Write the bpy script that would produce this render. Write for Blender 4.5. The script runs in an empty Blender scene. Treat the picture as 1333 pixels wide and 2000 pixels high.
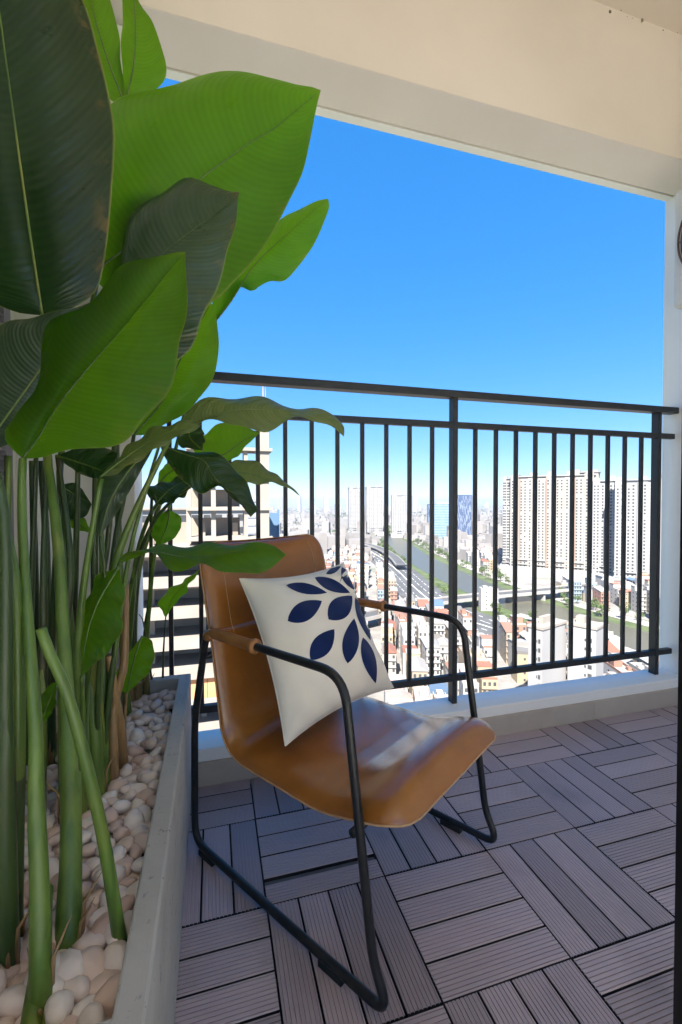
import bpy, math, random
import numpy as np
from mathutils import Vector, Matrix

# ------------------------------------------------------------------ camera
FPX, YAW, PITCH, ROLL = 863.57, 0.28114, -0.02113, -0.001695
CAM = np.array([-0.41488, -0.73885, 0.95623])
IW, IH = 1333.0, 2000.0
FW = np.array([math.sin(YAW) * math.cos(PITCH), math.cos(YAW) * math.cos(PITCH), math.sin(PITCH)])
_R = np.array([math.cos(YAW), -math.sin(YAW), 0.0])
_U = np.cross(_R, FW)
RT = _R * math.cos(ROLL) + _U * math.sin(ROLL)
UP = _U * math.cos(ROLL) - _R * math.sin(ROLL)

scene = bpy.context.scene
COL = scene.collection
cd = bpy.data.cameras.new('camera')
cam = bpy.data.objects.new('camera', cd)
COL.objects.link(cam)
cd.sensor_fit = 'VERTICAL'
cd.sensor_height = 36.0
cd.lens = 36.0 * FPX / IH
cd.clip_start = 0.02
cd.clip_end = 60000
M = Matrix(((RT[0], UP[0], -FW[0], CAM[0]), (RT[1], UP[1], -FW[1], CAM[1]), (RT[2], UP[2], -FW[2], CAM[2]), (0, 0, 0, 1)))
cam.matrix_world = M
scene.camera = cam

# ------------------------------------------------------------------ sky, sun, exposure
SUN_EL, SUN_AZ = math.radians(45), math.radians(212)      # azimuth measured from +y towards +x
world = bpy.data.worlds.new('World')
scene.world = world
world.use_nodes = True
wn = world.node_tree
wn.nodes.clear()
w_out = wn.nodes.new('ShaderNodeOutputWorld')
w_bg = wn.nodes.new('ShaderNodeBackground')
w_sky = wn.nodes.new('ShaderNodeTexSky')
w_sky.sky_type = 'NISHITA'
w_sky.sun_disc = False
w_sky.sun_elevation = SUN_EL
w_sky.sun_rotation = SUN_AZ
w_sky.altitude = 1000
w_sky.air_density = 1.0
w_sky.dust_density = 0.1
w_sky.ozone_density = 10.0
w_hs = wn.nodes.new('ShaderNodeHueSaturation')
w_hs.inputs['Saturation'].default_value = 2.0
w_hs.inputs['Hue'].default_value = 0.513
w_gm = wn.nodes.new('ShaderNodeGamma')
w_gm.inputs['Gamma'].default_value = 0.38                 # gentler step from horizon to zenith
w_bg.inputs['Strength'].default_value = 0.065
wn.links.new(w_sky.outputs[0], w_gm.inputs['Color'])
wn.links.new(w_gm.outputs[0], w_hs.inputs['Color'])
wn.links.new(w_hs.outputs[0], w_bg.inputs[0])
wn.links.new(w_bg.outputs[0], w_out.inputs[0])

sl = bpy.data.lights.new('sun', 'SUN')
sl.energy = 2.0
sl.angle = math.radians(0.5)
sl.color = (1.0, 0.95, 0.87)
sun = bpy.data.objects.new('sun', sl)
COL.objects.link(sun)
sdir = Vector((math.sin(SUN_AZ) * math.cos(SUN_EL), math.cos(SUN_AZ) * math.cos(SUN_EL), math.sin(SUN_EL)))
sun.rotation_euler = sdir.to_track_quat('Z', 'Y').to_euler()
sun.location = (0, 0, 30)

scene.view_settings.view_transform = 'Standard'
scene.view_settings.look = 'None'
scene.view_settings.gamma = 1.0
scene.view_settings.use_curve_mapping = False
scene.view_settings.exposure = 3.38
scene.render.engine = 'CYCLES'
scene.cycles.max_bounces = 10
scene.cycles.diffuse_bounces = 6
scene.cycles.transmission_bounces = 6
scene.cycles.transparent_max_bounces = 8
scene.cycles.volume_bounces = 0
scene.cycles.use_denoising = True
scene.cycles.sample_clamp_indirect = 8.0
RND = random.Random(7)
HAZE = 0.0001
GZ = -85.0                                                # street level far below

# ------------------------------------------------------------------ helpers
def ray(px, py):
    return FW + RT * (px - IW / 2) / FPX + UP * (IH / 2 - py) / FPX
def at(px, py, d):
    return CAM + ray(px, py) * d
def on_z(px, py, z):
    r = ray(px, py)
    return CAM + r * ((z - CAM[2]) / r[2])
def depth_of(p):
    return float(np.dot(np.asarray(p) - CAM, FW))

class MB:
    """collects geometry for one mesh (world coordinates)"""
    def __init__(s):
        s.v, s.f, s.uv = [], [], {}
    def add(s, vs, fs):
        b = len(s.v)
        s.v += [tuple(map(float, x)) for x in vs]
        s.f += [tuple(b + i for i in f) for f in fs]
    def box(s, x0, x1, y0, y1, z0, z1):
        s.add([(x0, y0, z0), (x1, y0, z0), (x1, y1, z0), (x0, y1, z0), (x0, y0, z1), (x1, y0, z1), (x1, y1, z1), (x0, y1, z1)],
              [(3, 2, 1, 0), (4, 5, 6, 7), (0, 1, 5, 4), (1, 2, 6, 5), (2, 3, 7, 6), (3, 0, 4, 7)])
        return s
    def obox(s, c, ax, ay, az):
        c, ax, ay, az = map(np.asarray, (c, ax, ay, az))
        vs = [c + sx * ax + sy * ay + sz * az for sz in (-1, 1) for sx, sy in ((-1, -1), (1, -1), (1, 1), (-1, 1))]
        s.add(vs, [(3, 2, 1, 0), (4, 5, 6, 7), (0, 1, 5, 4), (1, 2, 6, 5), (2, 3, 7, 6), (3, 0, 4, 7)])
        return s
    def grid(s, P, close_u=False):
        P = np.asarray(P)
        n, m = P.shape[:2]
        fs = []
        for i in range(n if close_u else n - 1):
            for j in range(m - 1):
                a, b = i * m + j, ((i + 1) % n) * m + j
                fs.append((a, b, b + 1, a + 1))
        s.add(P.reshape(-1, 3), fs)
        return s
    def tube(s, pts, rad, n=10, cap=True):
        pts = np.asarray(pts, float)
        k = len(pts)
        rad = np.full(k, rad) if np.isscalar(rad) else np.asarray(rad, float)
        T = np.gradient(pts, axis=0)
        T /= np.linalg.norm(T, axis=1)[:, None] + 1e-12
        a = np.array([0, 0, 1.0]) if abs(T[0][2]) < 0.9 else np.array([1.0, 0, 0])
        N = np.cross(T[0], a); N /= np.linalg.norm(N)
        rings = []
        for i in range(k):
            N = N - T[i] * np.dot(N, T[i]); N /= np.linalg.norm(N)
            B = np.cross(T[i], N)
            rings.append([pts[i] + rad[i] * (math.cos(t) * N + math.sin(t) * B) for t in np.linspace(0, 2 * math.pi, n, endpoint=False)])
        b = len(s.v)
        s.v += [tuple(map(float, p)) for r in rings for p in r]
        for i in range(k - 1):
            for j in range(n):
                q = (j + 1) % n
                s.f.append((b + i * n + j, b + i * n + q, b + (i + 1) * n + q, b + (i + 1) * n + j))
        if cap:
            s.f.append(tuple(b + j for j in reversed(range(n))))
            s.f.append(tuple(b + (k - 1) * n + j for j in range(n)))
        return s
    def mesh(s, name, mat, smooth=False, off=(0, 0, 0)):
        me = bpy.data.meshes.new(name)
        o = np.asarray(off, float)
        me.from_pydata([tuple(np.asarray(v) - o) for v in s.v], [], s.f)
        if mat is not None:
            for m_ in (mat if isinstance(mat, (list, tuple)) else [mat]):
                me.materials.append(m_)
        if smooth:
            me.polygons.foreach_set('use_smooth', [True] * len(me.polygons))
        me.update()
        return me

def link(o, parent=None):
    COL.objects.link(o)
    if parent is not None:
        o.parent = parent
    return o
def tag(o, label=None, cat=None, group=None, kind=None):
    if label: o['label'] = label
    if cat: o['category'] = cat
    if group: o['group'] = group
    if kind: o['kind'] = kind
    return o
def thing(name, label, cat, loc=(0, 0, 0), group=None):
    o = bpy.data.objects.new(name, None)
    o.empty_display_size = 0.1
    o.location = tuple(map(float, loc))
    link(o)
    return tag(o, label, cat, group)
def root_loc(o):
    while o.parent is not None:
        o = o.parent
    return tuple(o.location) if o.type == 'EMPTY' else (0, 0, 0)
def part(name, mb, mat, parent=None, smooth=False, bevel=0, seg=2, label=None, auto=None):
    off = root_loc(parent) if parent is not None else (0, 0, 0)
    o = bpy.data.objects.new(name, mb.mesh(name, mat, smooth, off))
    link(o, parent)
    if bevel:
        bv = o.modifiers.new('bevel', 'BEVEL')
        bv.width = bevel; bv.segments = seg; bv.limit_method = 'ANGLE'; bv.angle_limit = math.radians(40)
        bv.harden_normals = False
    if label: o['label'] = label
    return o

def resample(pts, n):
    """Catmull-Rom through pts, n samples evenly spaced by length"""
    P = np.asarray(pts, float)
    if len(P) == 2:
        return np.array([P[0] + (P[1] - P[0]) * t for t in np.linspace(0, 1, n)])
    E = np.vstack([2 * P[0] - P[1], P, 2 * P[-1] - P[-2]])
    out = []
    for i in range(1, len(E) - 2):
        p0, p1, p2, p3 = E[i - 1], E[i], E[i + 1], E[i + 2]
        for t in np.linspace(0, 1, 14, endpoint=False):
            out.append(0.5 * (2 * p1 + (p2 - p0) * t + (2 * p0 - 5 * p1 + 4 * p2 - p3) * t * t + (3 * p1 - p0 - 3 * p2 + p3) * t ** 3))
    out.append(P[-1])
    out = np.array(out)
    L = np.concatenate([[0], np.cumsum(np.linalg.norm(np.diff(out, axis=0), axis=1))])
    return np.stack([np.interp(np.linspace(0, L[-1], n), L, out[:, k]) for k in range(out.shape[1])], 1)
def fillet(pts, rad, n=7):
    """polyline with rounded corners"""
    P = [np.asarray(p, float) for p in pts]
    out = [P[0]]
    for i in range(1, len(P) - 1):
        a, b, c = P[i - 1], P[i], P[i + 1]
        r = rad[i] if isinstance(rad, (list, tuple)) else rad
        u, w = (a - b) / np.linalg.norm(a - b), (c - b) / np.linalg.norm(c - b)
        ang = math.acos(np.clip(np.dot(u, w), -1, 1))
        L = min(r / math.tan(ang / 2), 0.49 * np.linalg.norm(a - b), 0.49 * np.linalg.norm(c - b))
        p0, p2 = b + u * L, b + w * L
        for t in np.linspace(0, 1, n):
            out.append((1 - t) ** 2 * p0 + 2 * t * (1 - t) * b + t * t * p2)
    out.append(P[-1])
    return np.array(out)

# ------------------------------------------------------------------ materials
def new_mat(name):
    m = bpy.data.materials.new(name)
    m.use_nodes = True
    nt = m.node_tree
    return m, nt, nt.nodes['Principled BSDF']
def ramp(nt, fac, stops):
    r = nt.nodes.new('ShaderNodeValToRGB')
    e = r.color_ramp.elements
    while len(e) < len(stops):
        e.new(0.5)
    for el, (p, c) in zip(e, stops):
        el.position = p
        el.color = (*c, 1)
    nt.links.new(fac, r.inputs[0])
    return r.outputs[0]
def coords(nt, kind='Object', scale=(1, 1, 1)):
    tc = nt.nodes.new('ShaderNodeTexCoord')
    mp = nt.nodes.new('ShaderNodeMapping')
    mp.inputs['Scale'].default_value = scale
    nt.links.new(tc.outputs[kind], mp.inputs[0])
    return mp.outputs[0]
def noise(nt, vec, scale, detail=4, rough=0.55):
    n = nt.nodes.new('ShaderNodeTexNoise')
    n.inputs['Scale'].default_value = scale
    n.inputs['Detail'].default_value = detail
    n.inputs['Roughness'].default_value = rough
    nt.links.new(vec, n.inputs['Vector'])
    return n.outputs[0]
def mixc(nt, fac, a, b, mode='MIX'):
    m = nt.nodes.new('ShaderNodeMix')
    m.data_type = 'RGBA'
    m.blend_type = mode
    for s, x in ((m.inputs[0], fac), (m.inputs[6], a), (m.inputs[7], b)):
        if hasattr(x, 'is_linked') or hasattr(x, 'links'):
            nt.links.new(x, s)
        elif isinstance(x, (int, float)):
            s.default_value = x
        else:
            s.default_value = (*x, 1)
    return m.outputs[2]
def math_(nt, op, a, b=None):
    n = nt.nodes.new('ShaderNodeMath')
    n.operation = op
    for i, x in enumerate((a, b)):
        if x is None: continue
        if isinstance(x, (int, float)): n.inputs[i].default_value = x
        else: nt.links.new(x, n.inputs[i])
    return n.outputs[0]
def bump(nt, bsdf, h, strength=0.3, dist=0.002):
    b = nt.nodes.new('ShaderNodeBump')
    b.inputs['Strength'].default_value = strength
    b.inputs['Distance'].default_value = dist
    nt.links.new(h, b.inputs['Height'])
    nt.links.new(b.outputs[0], bsdf.inputs['Normal'])
def objrand(nt):
    n = nt.nodes.new('ShaderNodeObjectInfo')
    return n.outputs['Random']
def surf(name, c0, c1, scale=6, rough=0.7, bscale=None, bstr=0.2, bdist=0.002, spec=0.4, metal=0.0, jitter=0.0, stretch=(1, 1, 1), detail=5):
    m, nt, b = new_mat(name)
    v = coords(nt, 'Object', stretch)
    n = noise(nt, v, scale, detail)
    c = ramp(nt, n, [(0.3, c0), (0.7, c1)])
    if jitter:
        hs = nt.nodes.new('ShaderNodeHueSaturation')
        nt.links.new(c, hs.inputs['Color'])
        nt.links.new(math_(nt, 'ADD', math_(nt, 'MULTIPLY', objrand(nt), 2 * jitter), 1 - jitter), hs.inputs['Value'])
        c = hs.outputs[0]
    nt.links.new(c, b.inputs['Base Color'])
    b.inputs['Roughness'].default_value = rough
    b.inputs['Specular IOR Level'].default_value = spec
    b.inputs['Metallic'].default_value = metal
    if bscale:
        bump(nt, b, noise(nt, v, bscale, 6), bstr, bdist)
    return m

MT = {}
MT['plaster_warm'] = surf('warm_painted_plaster', (0.67, 0.59, 0.485), (0.76, 0.675, 0.56), 1.3, 0.85, 70, 0.25, 0.0014, detail=9)
MT['plaster_white'] = surf('white_painted_plaster', (0.78, 0.765, 0.73), (0.82, 0.805, 0.77), 3, 0.85, 180, 0.08, 0.001)
MT['kerb_paint'] = surf('white_kerb_paint', (0.82, 0.79, 0.74), (0.86, 0.83, 0.78), 5, 0.75, 120, 0.12, 0.001)
MT['skirting'] = surf('beige_skirting_tile', (0.43, 0.365, 0.30), (0.49, 0.42, 0.35), 12, 0.55, 300, 0.05, 0.0006, jitter=0.04)
MT['rail'] = surf('charcoal_powder_coat', (0.016, 0.017, 0.018), (0.024, 0.025, 0.026), 30, 0.45, 500, 0.06, 0.0004)
MT['black_metal'] = surf('black_tube_metal', (0.012, 0.013, 0.014), (0.02, 0.02, 0.022), 40, 0.33, 600, 0.04, 0.0003)
MT['door_black'] = surf('black_door_aluminium', (0.008, 0.008, 0.009), (0.013, 0.013, 0.014), 20, 0.4)
MT['deck_base_gap_shade'] = surf('deck_underlay_gap_shade', (0.008, 0.008, 0.010), (0.016, 0.015, 0.018), 30, 0.8)
MT['grey_plastic'] = surf('grey_plastic_strip', (0.10, 0.09, 0.09), (0.13, 0.12, 0.12), 40, 0.6)
MT['rubber'] = surf('black_rubber', (0.012, 0.012, 0.012), (0.02, 0.02, 0.02), 40, 0.7)
MT['soil'] = surf('dark_soil', (0.012, 0.009, 0.007), (0.04, 0.028, 0.02), 60, 0.95, 120, 0.8, 0.01)
MT['ac_white'] = surf('cream_metal_casing', (0.62, 0.60, 0.55), (0.66, 0.64, 0.59), 8, 0.45)
MT['ac_grille'] = surf('brown_fan_grille', (0.12, 0.075, 0.06), (0.16, 0.10, 0.08), 30, 0.5)
MT['louver'] = surf('grey_louver_slat', (0.22, 0.20, 0.21), (0.28, 0.26, 0.27), 10, 0.6)

def make_slat_mat():
    m, nt, b = new_mat('grey_violet_composite_slat')
    v = coords(nt, 'Object', (2, 60, 60))
    n = noise(nt, v, 6, 5)
    geo = nt.nodes.new('ShaderNodeNewGeometry')
    n2 = noise(nt, geo.outputs['Position'], 9, 6, 0.65)
    c = mixc(nt, n, (0.30, 0.235, 0.255), (0.44, 0.355, 0.375))
    c = mixc(nt, math_(nt, 'MULTIPLY', n2, 0.40), c, (0.48, 0.415, 0.435))
    stain = ramp(nt, noise(nt, geo.outputs['Position'], 3.3, 5, 0.6), [(0.56, (0, 0, 0)), (0.72, (1, 1, 1))])
    c = mixc(nt, math_(nt, 'MULTIPLY', stain, 0.35), c, (0.16, 0.12, 0.115))
    hs = nt.nodes.new('ShaderNodeHueSaturation')
    nt.links.new(c, hs.inputs['Color'])
    nt.links.new(math_(nt, 'ADD', math_(nt, 'MULTIPLY', objrand(nt), 0.36), 0.80), hs.inputs['Value'])
    nt.links.new(hs.outputs[0], b.inputs['Base Color'])
    nt.links.new(math_(nt, 'ADD', math_(nt, 'MULTIPLY', n2, 0.25), 0.30), b.inputs['Roughness'])
    b.inputs['Specular IOR Level'].default_value = 0.65
    bump(nt, b, noise(nt, v, 20, 4), 0.12, 0.0008)
    return m
MT['slat'] = make_slat_mat()

def make_concrete():
    m, nt, b = new_mat('grey_cast_concrete')
    v = coords(nt)
    n = noise(nt, v, 5, 6, 0.6)
    n2 = noise(nt, v, 45, 4, 0.7)
    c = ramp(nt, n, [(0.25, (0.34, 0.32, 0.295)), (0.75, (0.50, 0.475, 0.44))])
    pits = ramp(nt, n2, [(0.28, (0.35, 0.35, 0.35)), (0.40, (1, 1, 1))])
    c = mixc(nt, 1.0, c, pits, 'MULTIPLY')
    nt.links.new(c, b.inputs['Base Color'])
    b.inputs['Roughness'].default_value = 0.7
    bump(nt, b, n2, 0.35, 0.002)
    return m
MT['concrete'] = make_concrete()

def make_leather():
    m, nt, b = new_mat('tan_leather')
    v = coords(nt)
    n = noise(nt, v, 7, 5, 0.6)
    n2 = noise(nt, v, 2.5, 3)
    c = ramp(nt, n, [(0.25, (0.24, 0.082, 0.013)), (0.75, (0.40, 0.152, 0.024))])
    c = mixc(nt, math_(nt, 'MULTIPLY', n2, 0.4), c, (0.15, 0.042, 0.007))
    nt.links.new(c, b.inputs['Base Color'])
    nt.links.new(math_(nt, 'ADD', math_(nt, 'MULTIPLY', n, 0.08), 0.20), b.inputs['Roughness'])
    b.inputs['Specular IOR Level'].default_value = 0.6
    b.inputs['Coat Weight'].default_value = 0.35
    b.inputs['Coat Roughness'].default_value = 0.16
    vo = nt.nodes.new('ShaderNodeTexVoronoi')
    vo.inputs['Scale'].default_value = 520
    nt.links.new(v, vo.inputs['Vector'])
    h = math_(nt, 'ADD', math_(nt, 'MULTIPLY', vo.outputs[0], 0.25), math_(nt, 'MULTIPLY', noise(nt, v, 26, 5), 0.55))
    bump(nt, b, h, 0.22, 0.0022)
    return m
MT['leather'] = make_leather()
MT['leather_pad'] = surf('tan_leather_wrap', (0.26, 0.105, 0.030), (0.36, 0.16, 0.05), 30, 0.42, 400, 0.15, 0.0006)
MT['piping'] = surf('pale_leather_edge', (0.38, 0.22, 0.11), (0.48, 0.30, 0.17), 60, 0.6)

def make_fabric(name, c0, c1):
    m, nt, b = new_mat(name)
    v = coords(nt)
    n = noise(nt, v, 9, 5)
    nt.links.new(ramp(nt, n, [(0.3, c0), (0.7, c1)]), b.inputs['Base Color'])
    b.inputs['Roughness'].default_value = 0.95
    b.inputs['Specular IOR Level'].default_value = 0.15
    b.inputs['Sheen Weight'].default_value = 0.15
    w1 = nt.nodes.new('ShaderNodeTexWave'); w1.inputs['Scale'].default_value = 420; w1.bands_direction = 'X'
    w2 = nt.nodes.new('ShaderNodeTexWave'); w2.inputs['Scale'].default_value = 420; w2.bands_direction = 'Z'
    nt.links.new(v, w1.inputs['Vector']); nt.links.new(v, w2.inputs['Vector'])
    bump(nt, b, math_(nt, 'ADD', w1.outputs[1], w2.outputs[1]), 0.12, 0.0006)
    return m
MT['linen'] = make_fabric('cream_linen', (0.74, 0.68, 0.58), (0.80, 0.74, 0.64))
MT['navy'] = make_fabric('navy_print', (0.006, 0.016, 0.075), (0.010, 0.024, 0.10))

def make_leaf(name, deep, light, trans, tw):
    m, nt, b = new_mat(name)
    uvn = nt.nodes.new('ShaderNodeUVMap')
    sep = nt.nodes.new('ShaderNodeSeparateXYZ')
    nt.links.new(uvn.outputs[0], sep.inputs[0])
    u, v = sep.outputs[0], sep.outputs[1]                 # u along the blade, v = 0 at the rib, 1 at the edge
    # lateral veins sweep forward towards the edge
    ph = math_(nt, 'SUBTRACT', u, math_(nt, 'MULTIPLY', math_(nt, 'POWER', v, 2.2), 0.16))
    vec = coords(nt, 'Object')
    wob = math_(nt, 'MULTIPLY', noise(nt, vec, 7, 2), 0.004)
    ph = math_(nt, 'ADD', ph, wob)
    vein = math_(nt, 'SINE', math_(nt, 'MULTIPLY', ph, 300))
    big = math_(nt, 'SINE', math_(nt, 'MULTIPLY', ph, 83))
    broad = noise(nt, vec, 5, 4)
    fac = math_(nt, 'ADD', math_(nt, 'MULTIPLY', vein, 0.07), math_(nt, 'ADD', math_(nt, 'MULTIPLY', big, 0.035), broad))
    col = ramp(nt, fac, [(0.25, deep), (0.8, light)])
    rib = ramp(nt, v, [(0.0, (1, 1, 1)), (0.035, (0, 0, 0))])
    edge = ramp(nt, v, [(0.975, (0, 0, 0)), (0.995, (1, 1, 1))])
    col = mixc(nt, math_(nt, 'MULTIPLY', edge, 0.7), col, (0.26, 0.30, 0.05))
    brn = math_(nt, 'MULTIPLY', ramp(nt, v, [(0.80, (0, 0, 0)), (1.0, (1, 1, 1))]), ramp(nt, noise(nt, vec, 16, 4), [(0.56, (0, 0, 0)), (0.64, (1, 1, 1))]))
    tipm = ramp(nt, u, [(0.955, (0, 0, 0)), (0.995, (1, 1, 1))])
    brn = math_(nt, 'MAXIMUM', brn, math_(nt, 'MULTIPLY', tipm, 0.8))
    col = mixc(nt, math_(nt, 'MULTIPLY', brn, 0.75), col, (0.20, 0.13, 0.04))
    # brown flecks
    fl = ramp(nt, noise(nt, vec, 60, 3), [(0.76, (0, 0, 0)), (0.80, (1, 1, 1))])
    col = mixc(nt, math_(nt, 'MULTIPLY', fl, 0.35), col, (0.22, 0.17, 0.05))
    nt.links.new(col, b.inputs['Base Color'])
    nt.links.new(math_(nt, 'ADD', math_(nt, 'MULTIPLY', noise(nt, vec, 11, 4), 0.22), 0.20), b.inputs['Roughness'])
    b.inputs['Specular IOR Level'].default_value = 0.5
    bump(nt, b, math_(nt, 'ADD', math_(nt, 'MULTIPLY', vein, 0.35), math_(nt, 'MULTIPLY', big, 0.9)), 0.35, 0.0022)
    tr = nt.nodes.new('ShaderNodeBsdfTranslucent')
    tcol = ramp(nt, fac, [(0.2, tuple(x * 0.7 for x in trans)), (0.85, trans)])
    nt.links.new(mixc(nt, math_(nt, 'MULTIPLY', edge, 0.6), tcol, (0.45, 0.50, 0.06)), tr.inputs['Color'])
    mx = nt.nodes.new('ShaderNodeMixShader')
    mx.inputs[0].default_value = tw
    nt.links.new(b.outputs[0], mx.inputs[1])
    nt.links.new(tr.outputs[0], mx.inputs[2])
    nt.links.new(mx.outputs[0], nt.nodes['Material Output'].inputs[0])
    return m
MT['leaf_old'] = make_leaf('dark_thick_leaf', (0.007, 0.022, 0.006), (0.018, 0.044, 0.011), (0.05, 0.17, 0.010), 0.30)
MT['leaf_young'] = make_leaf('thin_bright_leaf', (0.018, 0.066, 0.005), (0.042, 0.115, 0.009), (0.25, 0.52, 0.012), 0.70)
MT['leaf_backlit'] = make_leaf('backlit_glow_leaf', (0.018, 0.070, 0.005), (0.042, 0.12, 0.009), (0.34, 0.64, 0.014), 0.76)  # young leaf again, with extra backlight glow put into its translucent colour
MT['leaf_grey'] = make_leaf('greyish_leaf_back', (0.018, 0.036, 0.018), (0.050, 0.076, 0.042), (0.10, 0.22, 0.02), 0.32)
MT['leaf_tan'] = make_leaf('tan_leaf_back', (0.085, 0.115, 0.035), (0.23, 0.24, 0.10), (0.20, 0.34, 0.03), 0.42)

def make_stem(name, c0, c1, c2):
    m, nt, b = new_mat(name)
    v = coords(nt, 'Object', (1, 1, 0.03))
    n = noise(nt, v, 60, 4)
    n2 = noise(nt, coords(nt, 'Object'), 4, 4)
    c = ramp(nt, n, [(0.3, c0), (0.7, c1)])
    c = mixc(nt, ramp(nt, n2, [(0.5, (0, 0, 0)), (0.72, (1, 1, 1))]), c, c2)
    nt.links.new(c, b.inputs['Base Color'])
    b.inputs['Roughness'].default_value = 0.38
    b.inputs['Subsurface Weight'].default_value = 0.0
    bump(nt, b, n, 0.25, 0.0015)
    return m
MT['stem'] = make_stem('green_stem', (0.055, 0.11, 0.016), (0.12, 0.20, 0.030), (0.19, 0.21, 0.035))
MT['stem_dark'] = make_stem('dark_green_stem', (0.020, 0.045, 0.010), (0.05, 0.085, 0.018), (0.07, 0.055, 0.02))
MT['stem_brown'] = make_stem('dry_brown_stalk', (0.20, 0.11, 0.045), (0.38, 0.23, 0.10), (0.18, 0.17, 0.04))

def make_pebble():
    m, nt, b = new_mat('washed_pebble')
    v = coords(nt)
    n = noise(nt, v, 60, 5, 0.6)
    r = objrand(nt)
    c = ramp(nt, r, [(0.0, (0.58, 0.38, 0.31)), (0.3, (0.76, 0.64, 0.57)), (0.62, (0.84, 0.80, 0.77)), (1.0, (0.62, 0.43, 0.36))])
    c = mixc(nt, math_(nt, 'MULTIPLY', n, 0.6), c, (0.56, 0.41, 0.32))
    nt.links.new(c, b.inputs['Base Color'])
    b.inputs['Roughness'].default_value = 0.5
    bump(nt, b, n, 0.25, 0.002)
    return m
MT['pebble'] = make_pebble()
#@@CITYMATS

# ------------------------------------------------------------------ balcony shell
XL, XR, YB, YF = -0.98, 1.755, -1.10, 0.805
def structure(name, mb, mat, bevel=0, label=None, cat=None):
    o = part(name, mb, mat, None, bevel=bevel)
    o['kind'] = 'structure'
    return tag(o, label, cat)
floor = structure('floor', MB().box(XL - 0.1, XR + 0.1, YB - 0.1, 0.95, -0.25, -0.026), MT['deck_base_gap_shade'], label='dark balcony floor slab under the deck tiles', cat='floor')
structure('ceiling', MB().box(XL - 0.2, XR + 0.3, YB - 0.2, 0.727, 2.97, 3.25), MT['plaster_warm'], label='pale balcony ceiling above the beam', cat='ceiling')
beam = structure('beam', MB().box(XL - 0.2, XR + 0.3, 0.726, 0.904, 2.445, 3.27), MT['plaster_warm'], label='cream beam across the top of the balcony opening', cat='beam')
part('drip_edge', MB().box(XL - 0.2, XR + 0.3, 0.916, 0.95, 2.445, 3.268), MT['plaster_white'], beam)
part('drip_groove', MB().box(XL - 0.2, XR + 0.3, 0.9035, 0.9165, 2.455, 3.2), MT['plaster_warm'], beam)
MT['soffit'] = surf('warm_grey_soffit_paint', (0.70, 0.62, 0.57), (0.75, 0.67, 0.62), 3, 0.85, 120, 0.15, 0.001)
part('soffit', MB().box(XL - 0.2, XR + 0.3, 0.728, 0.9037, 2.4435, 2.4465), MT['soffit'], beam)
structure('wall_right', MB().box(XR, XR + 0.25, YB - 0.2, 0.955, -0.24, 2.969), MT['plaster_white'], label='white side wall by the railing end', cat='wall')
structure('wall_left', MB().box(XL - 0.25, XL, YB - 0.2, 0.80, -0.24, 2.969), MT['plaster_white'], label='white side wall behind the tall plants', cat='wall')
structure('wall_pillar', MB().box(XL - 0.25, -0.655, 0.80, 0.953, -0.24, 2.4425), MT['plaster_white'], bevel=0.004, label='white pillar at the railing end behind the plants', cat='pillar')
# added unseen room behind the camera, open to sun, bouncing fill light forward
RX0, RX1, RY0 = -2.3, 3.2, -3.9
MT['fill_room_floor'] = surf('pale_fill_room_floor', (0.74, 0.70, 0.65), (0.80, 0.77, 0.72), 4, 0.5)
structure('fill_room_floor', MB().box(RX0, RX1, RY0, YB - 0.0, -0.25, -0.004), MT['fill_room_floor'], label='pale floor of the added fill-light room behind the balcony', cat='floor')
structure('fill_room_ceiling', MB().box(RX0, RX1, RY0, YB - 0.2, 2.972, 3.25), MT['plaster_white'], label='white ceiling of the added fill-light room behind', cat='ceiling')
structure('fill_room_wall', MB().box(RX0 - 0.2, RX0, RY0, YB - 0.2, -0.25, 3.25), MT['plaster_white'], label='white wall of the added fill-light room behind, on the plant side', cat='wall')
structure('fill_room_wall', MB().box(RX1, RX1 + 0.2, RY0, YB - 0.2, -0.25, 3.25), MT['plaster_white'], label='white wall of the added fill-light room behind, on the door side', cat='wall')
structure('fill_room_window_wall', MB().box(RX0, -1.9, RY0, RY0 + 0.2, -0.004, 2.972).box(2.3, RX1, RY0, RY0 + 0.2, -0.004, 2.972), MT['plaster_white'], label='white wall beside the sun opening of the added fill-light room', cat='wall')
structure('fill_room_return', MB().box(RX0 - 0.2, XL - 0.25, YB - 0.2, YB, -0.25, 3.25), MT['plaster_white'], label='white wall return of the added fill-light room, plant side', cat='wall')
structure('fill_room_return', MB().box(XR + 0.25, RX1 + 0.2, YB - 0.2, YB, -0.25, 3.25), MT['plaster_white'], label='white wall return of the added fill-light room, door side', cat='wall')

# mould specks where ceiling meets beam
mb = MB()
for i in range(13):
    x = 1.0 + 0.62 * RND.random()
    r = RND.choice((0.0012, 0.0018, 0.0025, 0.0042))
    y = 0.724 - RND.random() * 0.012 if r < 0.005 else 0.722
    z = 2.966 - RND.random() * 0.03 * (r < 0.005)
    mb.obox((x, y, z), (r, 0, 0), (0, r * 0.5, 0), (0, 0, r))
o = part('mould_specks', mb, surf('grey_mould', (0.20, 0.17, 0.12), (0.26, 0.22, 0.16), 50, 0.9), beam)
o['kind'] = 'stuff'

# kerb under the railing, faced with skirting tiles
kerb = structure('kerb', MB().box(-0.654, XR - 0.001, 0.817, 0.95, -0.24, 0.119), MT['kerb_paint'], bevel=0.004, label='white painted kerb below the railing', cat='kerb')
x = -0.653
while x < XR - 0.01:
    x1 = min(x + 0.6145, XR - 0.0015)
    part('skirting_tile', MB().box(x + 0.0006, x1 - 0.0006, YF, 0.8168, -0.02, 0.078), MT['skirting'], kerb, bevel=0.0012)
    x = x1

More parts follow.
